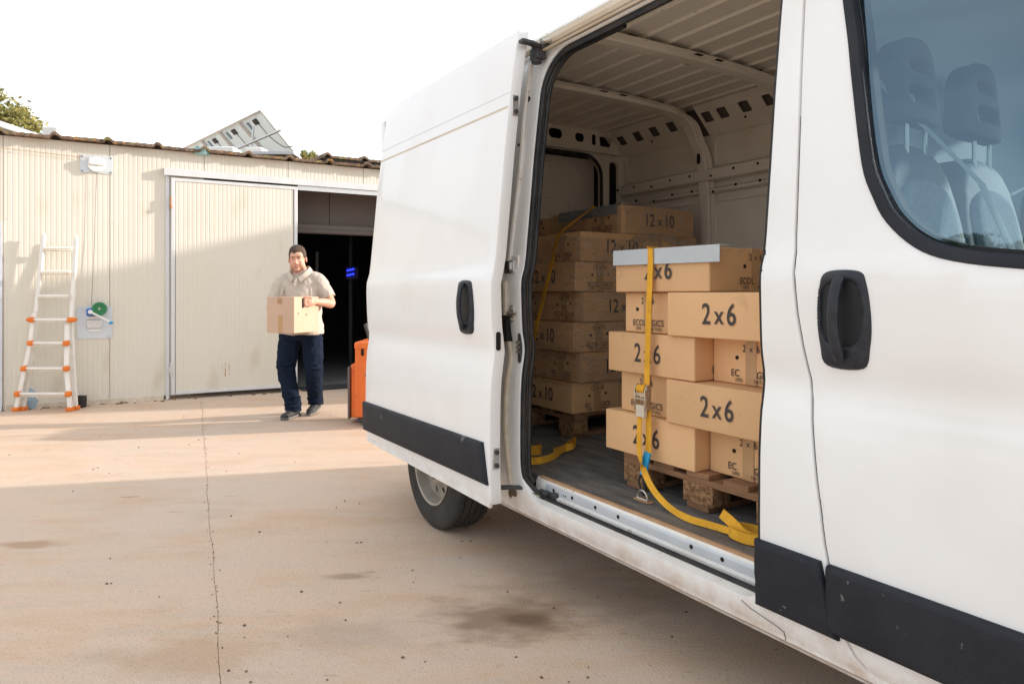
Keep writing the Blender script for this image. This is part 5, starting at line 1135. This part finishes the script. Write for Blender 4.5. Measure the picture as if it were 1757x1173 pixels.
# ------------------------------------------------------------------ unseen box lorry added beyond the van to shade the lower wall
lz = R(13.06); lo_ = Vector((4.1, 10.82, 0)); RL = Matrix.Rotation(lz, 3, 'Z')
lr = thing('shade_lorry', 'tall white box lorry, unseen, added behind the van to shade the wall', 'lorry', lo_, lz)
LH = 4.05
obj('box_body', MB().box((-1.0, -1.25, 1.05), (5.6, 1.25, LH)), 'paint', lr, bevel=.03)
obj('box_frame', MB().box((-1.02, -1.27, 1.02), (-.96, 1.27, 1.10)).box((-1.02, -1.27, LH - .06), (-.96, 1.27, LH + .02)).box((-1.02, -1.27, 1.1), (-.96, -1.2, LH - .06)).box((-1.02, 1.2, 1.1), (-.96, 1.27, LH - .06)), 'galv', lr, bevel=.01)
obj('chassis', MB().box((-.6, -.45, .7), (7.3, .45, 1.02)).box((.9, -1.2, .5), (3.6, -1.15, .98)).box((.9, 1.15, .5), (3.6, 1.2, .98)), 'gap_dark', lr)
cb = obj('cab', MB().prism([(5.75, .55), (7.6, .55), (7.65, 1.5), (7.25, 2.75), (5.75, 2.85)], 'y', -1.2, 1.2), 'paint', lr, bevel=.06)
obj('cab_window', MB().prism([(6.3, 1.6), (7.45, 1.6), (7.15, 2.5), (6.3, 2.5)], 'y', -1.215, 1.215).box((7.33, -1.0, 1.7), (7.64, 1.0, 1.72)), 'dash', cb)
for x in (.6, 6.6):
    for y in (-1.22, .92): obj('wheel', MB().lathe([(.05, .03), (.25, .03), (.28, 0), (.46, 0), (.5, .04), (.5, .26), (.46, .3), (.05, .3)], (x, y, .5), (0, 1, 0), 32), 'tyre', lr)
# ------------------------------------------------------------------ trees that only the van's window reflects
for i, (x, y, h, s_) in enumerate(((-30, -3.2, 6.4, 21), (-30, -5.6, 6.0, 22), (-32, -1.0, 5.6, 23), (-31, -8.6, 6.6, 24))):
    tree('pine_tree', ['round dark pine left of the yard, third from the street end', 'round dark pine left of the yard, second from the street end', 'round dark pine left of the yard nearest the shed', 'tallest round dark pine left of the yard'][i], (x, y, 0), h, h * .72, 1.5, 110, .12, 'leaf_dark', s_, 'pines left of the yard', npl=40)
# ------------------------------------------------------------------ the man with the box
mo = Vector((-2.26, 7.33, 0)); man = thing('person', 'man in beige polo shirt and navy trousers walking out of the doorway with a carton', 'person', mo)
def fleshed(name, mb, m, vox, sm=2, par=None, disp=None, label=None):
    o = obj(name, mb, m, par or man, off=mo, smooth=0, label=label)
    r = o.modifiers.new('remesh', 'REMESH'); r.mode = 'VOXEL'; r.voxel_size = vox; r.use_smooth_shade = True
    if sm: s = o.modifiers.new('smooth', 'SMOOTH'); s.iterations = sm; s.factor = .5
    if disp:
        tx = bpy.data.textures.new('folds', 'CLOUDS'); tx.noise_scale = disp[0]; tx.noise_depth = 3
        d = o.modifiers.new('folds', 'DISPLACE'); d.texture = tx; d.strength = disp[1]; d.mid_level = .5; d.texture_coords = 'LOCAL'
    return o
def limb(mb, pts, rs, n=16, sub=5):
    P_ = cr(pts, sub); k = len(pts); R_ = []
    for i in range(len(P_)):
        t = i / sub; a = min(int(t), k - 2); f = t - a; q0, q1 = rs[a], rs[a + 1]
        q0 = q0 if isinstance(q0, tuple) else (q0, q0); q1 = q1 if isinstance(q1, tuple) else (q1, q1); f = f * f * (3 - 2 * f)
        R_.append((q0[0] + (q1[0] - q0[0]) * f, q0[1] + (q1[1] - q0[1]) * f))
    return mb.tube(P_, R_, n)
V3 = Vector
# head frame: looks towards the camera, turned a little to his right (image left)
hc = V3((-2.282, 7.262, 1.674)); HR = Matrix.Rotation(R(7), 3, 'Z') @ Matrix.Rotation(R(6), 3, 'X') @ Matrix.Rotation(R(-3), 3, 'Y')
def Hd(x, y, z): return hc + HR @ V3((x * 1.06, y, z * 1.10))      # x to image right, -y forwards, z up
hq = HR.to_quaternion()
bd = MB()
def hb(c, r, nu=20, nv=14): bd.ball(Hd(*c), (r[0] * 1.06, r[1], r[2] * 1.1), nu, nv, HR)
hb((0, .012, .030), (.080, .100, .092)); hb((0, -.018, -.030), (.070, .078, .085)); hb((0, -.032, -.072), (.058, .056, .044)); hb((0, -.066, -.090), (.028, .020, .018))
hb((-.036, -.056, -.040), (.032, .034, .040)); hb((.036, -.056, -.040), (.032, .034, .040)); hb((0, -.075, .036), (.058, .022, .022))
hb((-.030, -.080, .016), (.022, .012, .008)); hb((.030, -.080, .016), (.022, .012, .008))      # brow ridge
bd.tube([Hd(0, -.083, .012), Hd(0, -.098, -.012), Hd(0, -.112, -.034), Hd(0, -.104, -.042)], [.009, .011, .015, .010], 12); hb((-.013, -.095, -.037), (.009, .011, .008)); hb((.013, -.095, -.037), (.009, .011, .008))
hb((0, -.086, -.062), (.026, .012, .008)); hb((0, -.084, -.075), (.022, .012, .009)); hb((0, -.082, -.098), (.024, .016, .014))
for sx in (-1, 1):
    hb((sx * .054, -.028, -.066), (.022, .042, .040)); ex = sx * .082
    bd.ball(Hd(ex, .012, -.008), (.010, .019, .031), 12, 10, HR @ Matrix.Rotation(sx * R(18), 3, 'Z'))
limb(bd, [Hd(0, .02, -.06), Hd(0, .03, -.11), V3((-2.272, 7.32, 1.55)), V3((-2.268, 7.34, 1.50))], [(.070, .066), (.070, .066), (.080, .072), (.14, .085)])
limb(bd, [V3((-2.268, 7.34, 1.49)), V3((-2.268, 7.33, 1.30)), V3((-2.27, 7.31, 1.1)), V3((-2.27, 7.32, .95))], [(.15, .09), (.19, .11), (.19, .14), (.17, .13)])
# arms: his left (image right), his right (image left)
shL, elL, wrL = V3((-2.068, 7.34, 1.440)), V3((-1.935, 7.30, 1.205)), V3((-2.030, 7.045, 1.228))
shR, elR, wrR = V3((-2.475, 7.34, 1.430)), V3((-2.565, 7.27, 1.17)), V3((-2.50, 7.09, 1.05))
limb(bd, [shL, (shL + elL) / 2, elL, (elL * .6 + wrL * .4), wrL], [.058, .054, .047, (.046, .044), (.028, .032)])
limb(bd, [shR, (shR + elR) / 2, elR, (elR * .6 + wrR * .4), wrR], [.058, .054, .046, (.045, .042), (.028, .032)])
# legs under the cloth
hipL, knL, anL, toL = V3((-2.170, 7.36, .90)), V3((-2.105, 7.24, .50)), V3((-2.150, 7.47, .13)), V3((-2.165, 7.33, .04))
hipR, knR, anR, toR = V3((-2.375, 7.36, .90)), V3((-2.385, 7.22, .50)), V3((-2.315, 7.22, .10)), V3((-2.335, 7.08, .03))
for h_, k_, a_ in ((hipL, knL, anL), (hipR, knR, anR)): limb(bd, [h_, (h_ + k_) / 2, k_, (k_ * .6 + a_ * .4), a_], [.085, .078, .058, .055, .038])
# box carried in front (nearest corner N, left face along A, right face along B)
bN = V3((-2.156, 6.75, .915)); bA = V3((-math.cos(R(20)), math.sin(R(20)), 0)); bB = V3((math.sin(R(20)), math.cos(R(20)), 0))
Nn = -bA
# left hand gripping the slot in the right face
gp = bN + bB * .158 + V3((0, 0, .305))
def hand(wr, palm, knuckles, side, up, fwd, curl, thumb):
    limb(bd, [wr, (wr + palm) / 2, palm, knuckles], [(.030, .026), (.038, .020), (.042, .017), (.040, .015)], 14, 4)
    for i in range(4):
        ln = (.070, .080, .076, .060)[i]; base = knuckles + up * (.030 - .0205 * i); p1 = base + fwd * ln * .42; p2 = p1 + (fwd * .4 + curl * .9).normalized() * ln * .32; p3 = p2 + (curl * .9 - fwd * .55).normalized() * ln * .26
        bd.tube([base - fwd * .012, base, p1, p2, p3], [.0105, .0105, .0095, .0088, .0075], 10); bd.ball(p3, .0075, 10, 8); bd.ball(p1, .0098, 10, 8); bd.ball(p2, .0088, 10, 8)
    bd.tube(thumb, [.015, .0135, .0115, .009], 10); bd.ball(thumb[-1], .0092, 10, 8)
kn = gp + Nn * .022 + bB * .030 + V3((0, 0, .0)); pm = gp + Nn * .040 + bB * .075 + V3((0, 0, .002))
hand(wrL, pm, kn, 1, V3((0, 0, 1)), (-bB * .8 - Nn * .35).normalized(), (-Nn).normalized(), [pm + V3((0, 0, .026)), pm + V3((0, 0, .047)) - bB * .025, gp + Nn * .016 + V3((0, 0, .052)) + bB * .015, gp - Nn * .010 + V3((0, 0, .054)) - bB * .010])
gp2 = bN + bA * .345 + bB * .26 + V3((0, 0, .10))
pm2 = gp2 + bA * .03 + bB * .05; kn2 = gp2 + bA * .012
hand(wrR, pm2, kn2, -1, V3((0, 0, 1)), (-bB).normalized(), (-bA), [pm2 + V3((0, 0, .03)), pm2 + V3((0, 0, .05)) - bB * .03, gp2 + bA * .012 + V3((0, 0, .06)) - bB * .03, gp2 + bA * .01 + V3((0, 0, .062)) - bB * .05])
body_o = fleshed('body', bd, 'skin', .0042, 2)
# stubble on the jaw, a little redness: material keyed to the head's own place
m = MT['skin']; n_ = m.node_tree.nodes; l_ = m.node_tree.links.new; b_ = n_['Principled BSDF']; old = b_.inputs['Base Color'].links[0].from_socket
tcn = n_.new('ShaderNodeTexCoord'); sb = n_.new('ShaderNodeVectorMath'); sb.operation = 'SUBTRACT'; l_(tcn.outputs['Object'], sb.inputs[0]); jw = Hd(0, -.03, -.088) - mo; sb.inputs[1].default_value = tuple(jw)
ml = n_.new('ShaderNodeVectorMath'); ml.operation = 'MULTIPLY'; ml.inputs[1].default_value = (1 / .078, 1 / .075, 1 / .046); l_(sb.outputs[0], ml.inputs[0]); le = n_.new('ShaderNodeVectorMath'); le.operation = 'LENGTH'; l_(ml.outputs[0], le.inputs[0])
rr = n_.new('ShaderNodeMapRange'); rr.inputs[1].default_value = 1.15; rr.inputs[2].default_value = .7; rr.inputs[4].default_value = .38; l_(le.outputs['Value'], rr.inputs[0]); mm = n_.new('ShaderNodeMix'); mm.data_type = 'RGBA'; l_(old, mm.inputs[6]); mm.inputs[7].default_value = (.12, .075, .055, 1); l_(rr.outputs[0], mm.inputs[0]); l_(mm.outputs[2], b_.inputs['Base Color'])
b_.inputs['Subsurface Weight'].default_value = .12; b_.inputs['Subsurface Radius'].default_value = (.012, .005, .003)
# hair cap
hm = MB()
V = []; F = []; NU, NV = 40, 16
for j in range(NV + 1):
    for i in range(NU):
        th = 2 * math.pi * i / NU; fr = .5 - .5 * math.sin(th)      # 1 = forehead side (-y)
        sn = -math.sin(th); fr_ = min(1, max(0, (sn - .50) / .22))
        mx_ = R((104 + 14 * max(0, -sn)) * (1 - fr_) + (63 + 7 * math.exp(-((th - R(258)) / .25) ** 2) + random.uniform(-2.5, 2.5)) * fr_)
        ph = mx_ * j / NV; rj = 1 + .025 * math.sin(i * 2.1 + j) * (j / NV); e = (.0125 if ph < R(45) else .0125 - .0095 * min(1, (ph - R(45)) / R(35))) * (1 - (j / NV) ** 3) + .0010 + .0035 * random.random() * (1 - j / NV * .7)
        V.append(Hd((.081 + e) * math.sin(ph) * math.cos(th) * rj, .012 + (.100 + e) * math.sin(ph) * math.sin(th) * rj, .030 + (.092 + e * 1.1) * math.cos(ph)))
for j in range(NV):
    for i in range(NU): F.append((j * NU + i, (j + 1) * NU + i, (j + 1) * NU + (i + 1) % NU, j * NU + (i + 1) % NU))
hr = obj('hair', hm.add(V, F), 'hair', man, off=mo, smooth=60)
hx = bpy.data.textures.new('tufts', 'CLOUDS'); hx.noise_scale = .014; hd_ = hr.modifiers.new('tufts', 'DISPLACE'); hd_.texture = hx; hd_.strength = .010; hd_.mid_level = .5; hd_.texture_coords = 'LOCAL'
s_ = hr.modifiers.new('thick', 'SOLIDIFY'); s_.thickness = .003; s_.offset = -1
for sx in (-1, 1):
    obj('eyebrow', MB().tube([Hd(sx * .013, -.0915, .022), Hd(sx * .030, -.0905, .027), Hd(sx * .046, -.082, .022)], [.0040, .0048, .0028], 8), 'hair', man, off=mo)
    obj('eye', MB().ball(Hd(sx * .029, -.0800, .006), (.0115, .006, .0042), 14, 10, HR), 'eye', man, off=mo)
obj('mouth', MB().tube([Hd(-.022, -.0915, -.0705), Hd(-.008, -.0985, -.0685), Hd(.008, -.0985, -.0685), Hd(.022, -.0915, -.0715)], [.0016, .0040, .0040, .0016], 8), 'lip', man, off=mo)
# polo shirt
st_ = MB()
limb(st_, [V3((-2.268, 7.345, 1.560)), V3((-2.268, 7.345, 1.500)), V3((-2.268, 7.338, 1.39)), V3((-2.268, 7.325, 1.22)), V3((-2.268, 7.31, 1.07)), V3((-2.262, 7.315, .96)), V3((-2.262, 7.32, .885))],
     [(.098, .082), (.170, .098), (.228, .132), (.222, .160), (.224, .180), (.236, .176), (.240, .168)], 32)
limb(st_, [V3((-2.17, 7.345, 1.490)), shL + V3((-.005, 0, .0)), (shL * .45 + elL * .55) + V3((0, 0, .0)), (shL * .22 + elL * .78)], [(.062, .075), (.072, .085), (.080, .080), (.084, .078)], 20)
limb(st_, [V3((-2.37, 7.345, 1.485)), shR + V3((.005, 0, .0)), (shR * .45 + elR * .55), (shR * .22 + elR * .78)], [(.062, .075), (.072, .085), (.078, .080), (.082, .078)], 20)
# creases
for (a, b, r) in (((-2.12, 7.17, 1.40), (-2.10, 7.145, 1.22), .012), ((-2.42, 7.20, 1.38), (-2.44, 7.15, 1.20), .010), ((-2.10, 7.145, 1.14), (-2.30, 7.11, 1.02), .012), ((-2.07, 7.17, 1.12), (-2.04, 7.17, .93), .014), ((-2.45, 7.15, 1.1), (-2.40, 7.13, .95), .012), ((-2.2, 7.12, 1.1), (-2.12, 7.11, .93), .010)):
    a, b = V3(a), V3(b); limb(st_, [a, (a + b) / 2 + V3((.008, -.004, 0)), b], [.004, r, .004], 8, 4)
sh = fleshed('polo_shirt', st_, 'shirt', .0065, 2, disp=(.12, .040))
# collar, placket, button
cl = MB()
for sx in (-1, 1):
    pth = cr([Hd(0, .075, -.115) if False else V3((-2.270, 7.425, 1.600)), V3((-2.270 + sx * .078, 7.375, 1.600)), V3((-2.272 + sx * .092, 7.295, 1.570)), V3((-2.276 + sx * .066, 7.232, 1.520)), V3((-2.278 + sx * .020, 7.200, 1.475))], 5)
    V = []
    for i, p in enumerate(pth):
        o_ = V3((sx * .030 * min(1, i / 6), .010 - .020 * (i / len(pth)), -.040 - .006 * (i > len(pth) - 4))); tk = V3((sx * .004, -.003, .004)); V += [p, p + o_, p + o_ + tk, p + tk]
    F = [(i * 4 + k, i * 4 + (k + 1) % 4, i * 4 + 4 + (k + 1) % 4, i * 4 + 4 + k) for i in range(len(pth) - 1) for k in range(4)] + [(0, 1, 2, 3), tuple(len(V) - 1 - k for k in range(4))]
    cl.add(V, F)
obj('collar', cl, 'shirt', man, off=mo, smooth=50)
obj('placket', MB().obox((-2.279, 7.172, 1.425), (.026, .006, .10), (R(-24), 0, 0)), 'shirt', man, off=mo, bevel=.002)
for z in (1.44, 1.41): obj('button', MB().cyl((-2.279, 7.163 - (1.42 - z) * .4, z), (-2.279, 7.157 - (1.42 - z) * .4, z), .005, 10), 'white_plastic', man, off=mo)
# trousers
tr_ = MB()
limb(tr_, [V3((-2.268, 7.33, .955)), V3((-2.268, 7.33, .90)), V3((-2.268, 7.335, .82))], [(.205, .150), (.215, .158), (.19, .135)], 28)
limb(tr_, [V3((-2.172, 7.345, .90)), (hipL + knL) / 2 + V3((.005, -.005, .02)), knL + V3((0, 0, 0)), (knL * .5 + anL * .5), anL + V3((0, -.005, .05)), anL + V3((0, -.01, -.03))], [(.125, .118), (.112, .108), (.092, .090), (.086, .088), (.080, .078), (.082, .080)], 24)
limb(tr_, [V3((-2.365, 7.345, .90)), (hipR + knR) / 2 + V3((-.005, -.005, .02)), knR, (knR * .5 + anR * .5), anR + V3((0, 0, .04)), anR + V3((0, 0, -.03))], [(.125, .118), (.115, .110), (.094, .092), (.086, .086), (.080, .078), (.084, .082)], 24)
for c, r, k in ((anR, .083, 3), (anL, .080, 3), (knL, .096, 2), (knR, .096, 2)):
    for i in range(k):
        z = c.z + .03 + i * .045; 
        pts = [V3((c.x + r * math.cos(R(a)), c.y - .005 + r * math.sin(R(a)) , z + .012 * math.sin(R(a * 2 + 90 * i)))) for a in range(150, 400, 25)]
        tr_.tube(pts, [.003] + [.010] * (len(pts) - 2) + [.003], 8)
to = fleshed('trousers', tr_, 'trousers', .0065, 2, disp=(.07, .030))
obj('zip', MB().box((-2.280, 7.160, .885), (-2.272, 7.168, .90)), 'steel', man, off=mo)
# shoes
def shoe(an, toe, z0, pitch):
    d = (toe - an); d.z = 0; d.normalize(); sx = V3((-d.y, d.x, 0)); root = V3((an.x, an.y, z0)) - d * .05
    def S(f, s, z): p = root + d * (f * math.cos(pitch)) + V3((0, 0, f * -math.sin(pitch) + z)) + sx * s; return p
    sm_ = MB(); limb(sm_, [S(-.045, 0, .050), S(0, 0, .055), S(.07, 0, .055), (S(.13, 0, .045)), S(.20, 0, .036), S(.245, 0, .030)], [(.034, .030), (.042, .036), (.042, .042), (.034, .046), (.028, .044), (.014, .026)], 18)
    limb(sm_, [S(.0, 0, .07), S(-.005, 0, .12)], [(.044, .038), (.046, .040)], 14)
    o = fleshed('shoe', sm_, 'shoe', .006, 2)
    so_ = MB(); outl = [S(f, s, 0) for f, s in ((-.065, -.026), (-.075, 0), (-.065, .026), (0, .036), (.08, .040), (.15, .050), (.21, .044), (.25, .018), (.25, -.018), (.21, -.044), (.15, -.050), (.08, -.040), (0, -.036))]
    n = len(outl); up = V3((0, 0, .022)); so_.add(outl + [p + up for p in outl], [tuple(range(n)), tuple(range(2 * n - 1, n - 1, -1))] + [(i, n + i, n + (i + 1) % n, (i + 1) % n) for i in range(n)]); obj('sole', so_, 'shoe_sole', o, off=mo, bevel=.005)
    for i in range(4): f = .075 + i * .022; obj('lace', MB().tube([S(f, -.026, .088 - i * .009), S(f + .004, 0, .097 - i * .009), S(f, .026, .088 - i * .009)], .003, 6), 'shoe_sole', o, off=mo)
shoe(anR, toR + V3((-.02, 0, 0)), .004, 0); shoe(anL, toL, .045, R(9))
# the carton he carries
bx = thing('carried_carton', 'plain tan carton with taped flap carried by the man', 'carton', bN + bA * .165 + bB * .2, math.atan2(bB.y, bB.x) - R(90))
m_ = MB().box((-.165, -.2, 0), (.165, .2, .36)); obj('carton_body', m_, 'card_plain', bx, bevel=.004)
obj('tape', MB().box((-.025, -.2015, .002), (.025, -.2003, .18)).box((-.025, -.2, -.0012), (.025, .2, -.0002)), 'tape_brown', bx)
obj('flap_tab', MB().tube([(-.028, -.2035, .335), (-.030, -.204, .305), (-.015, -.204, .295), (.018, -.204, .297), (.026, -.204, .305)], .0025, 6).box((-.026, -.2022, .297), (.022, -.2004, .352)), 'card_edge', bx)
obj('hand_slot', MB().prism(rrect(-.078, .245, -.046, .350, .014, 5), 'x', .163, .1658), 'hole', bx)
for y, z in ((-.135, .195), (-.005, .18)): obj('vent_hole', MB().cyl((.163, y, z), (.1658, y, z), .0085, 12), 'hole', bx)
obj('flap_seam', MB().box((-.0015, -.2, .3598), (.0015, .2, .3612)), 'card_edge', bx)
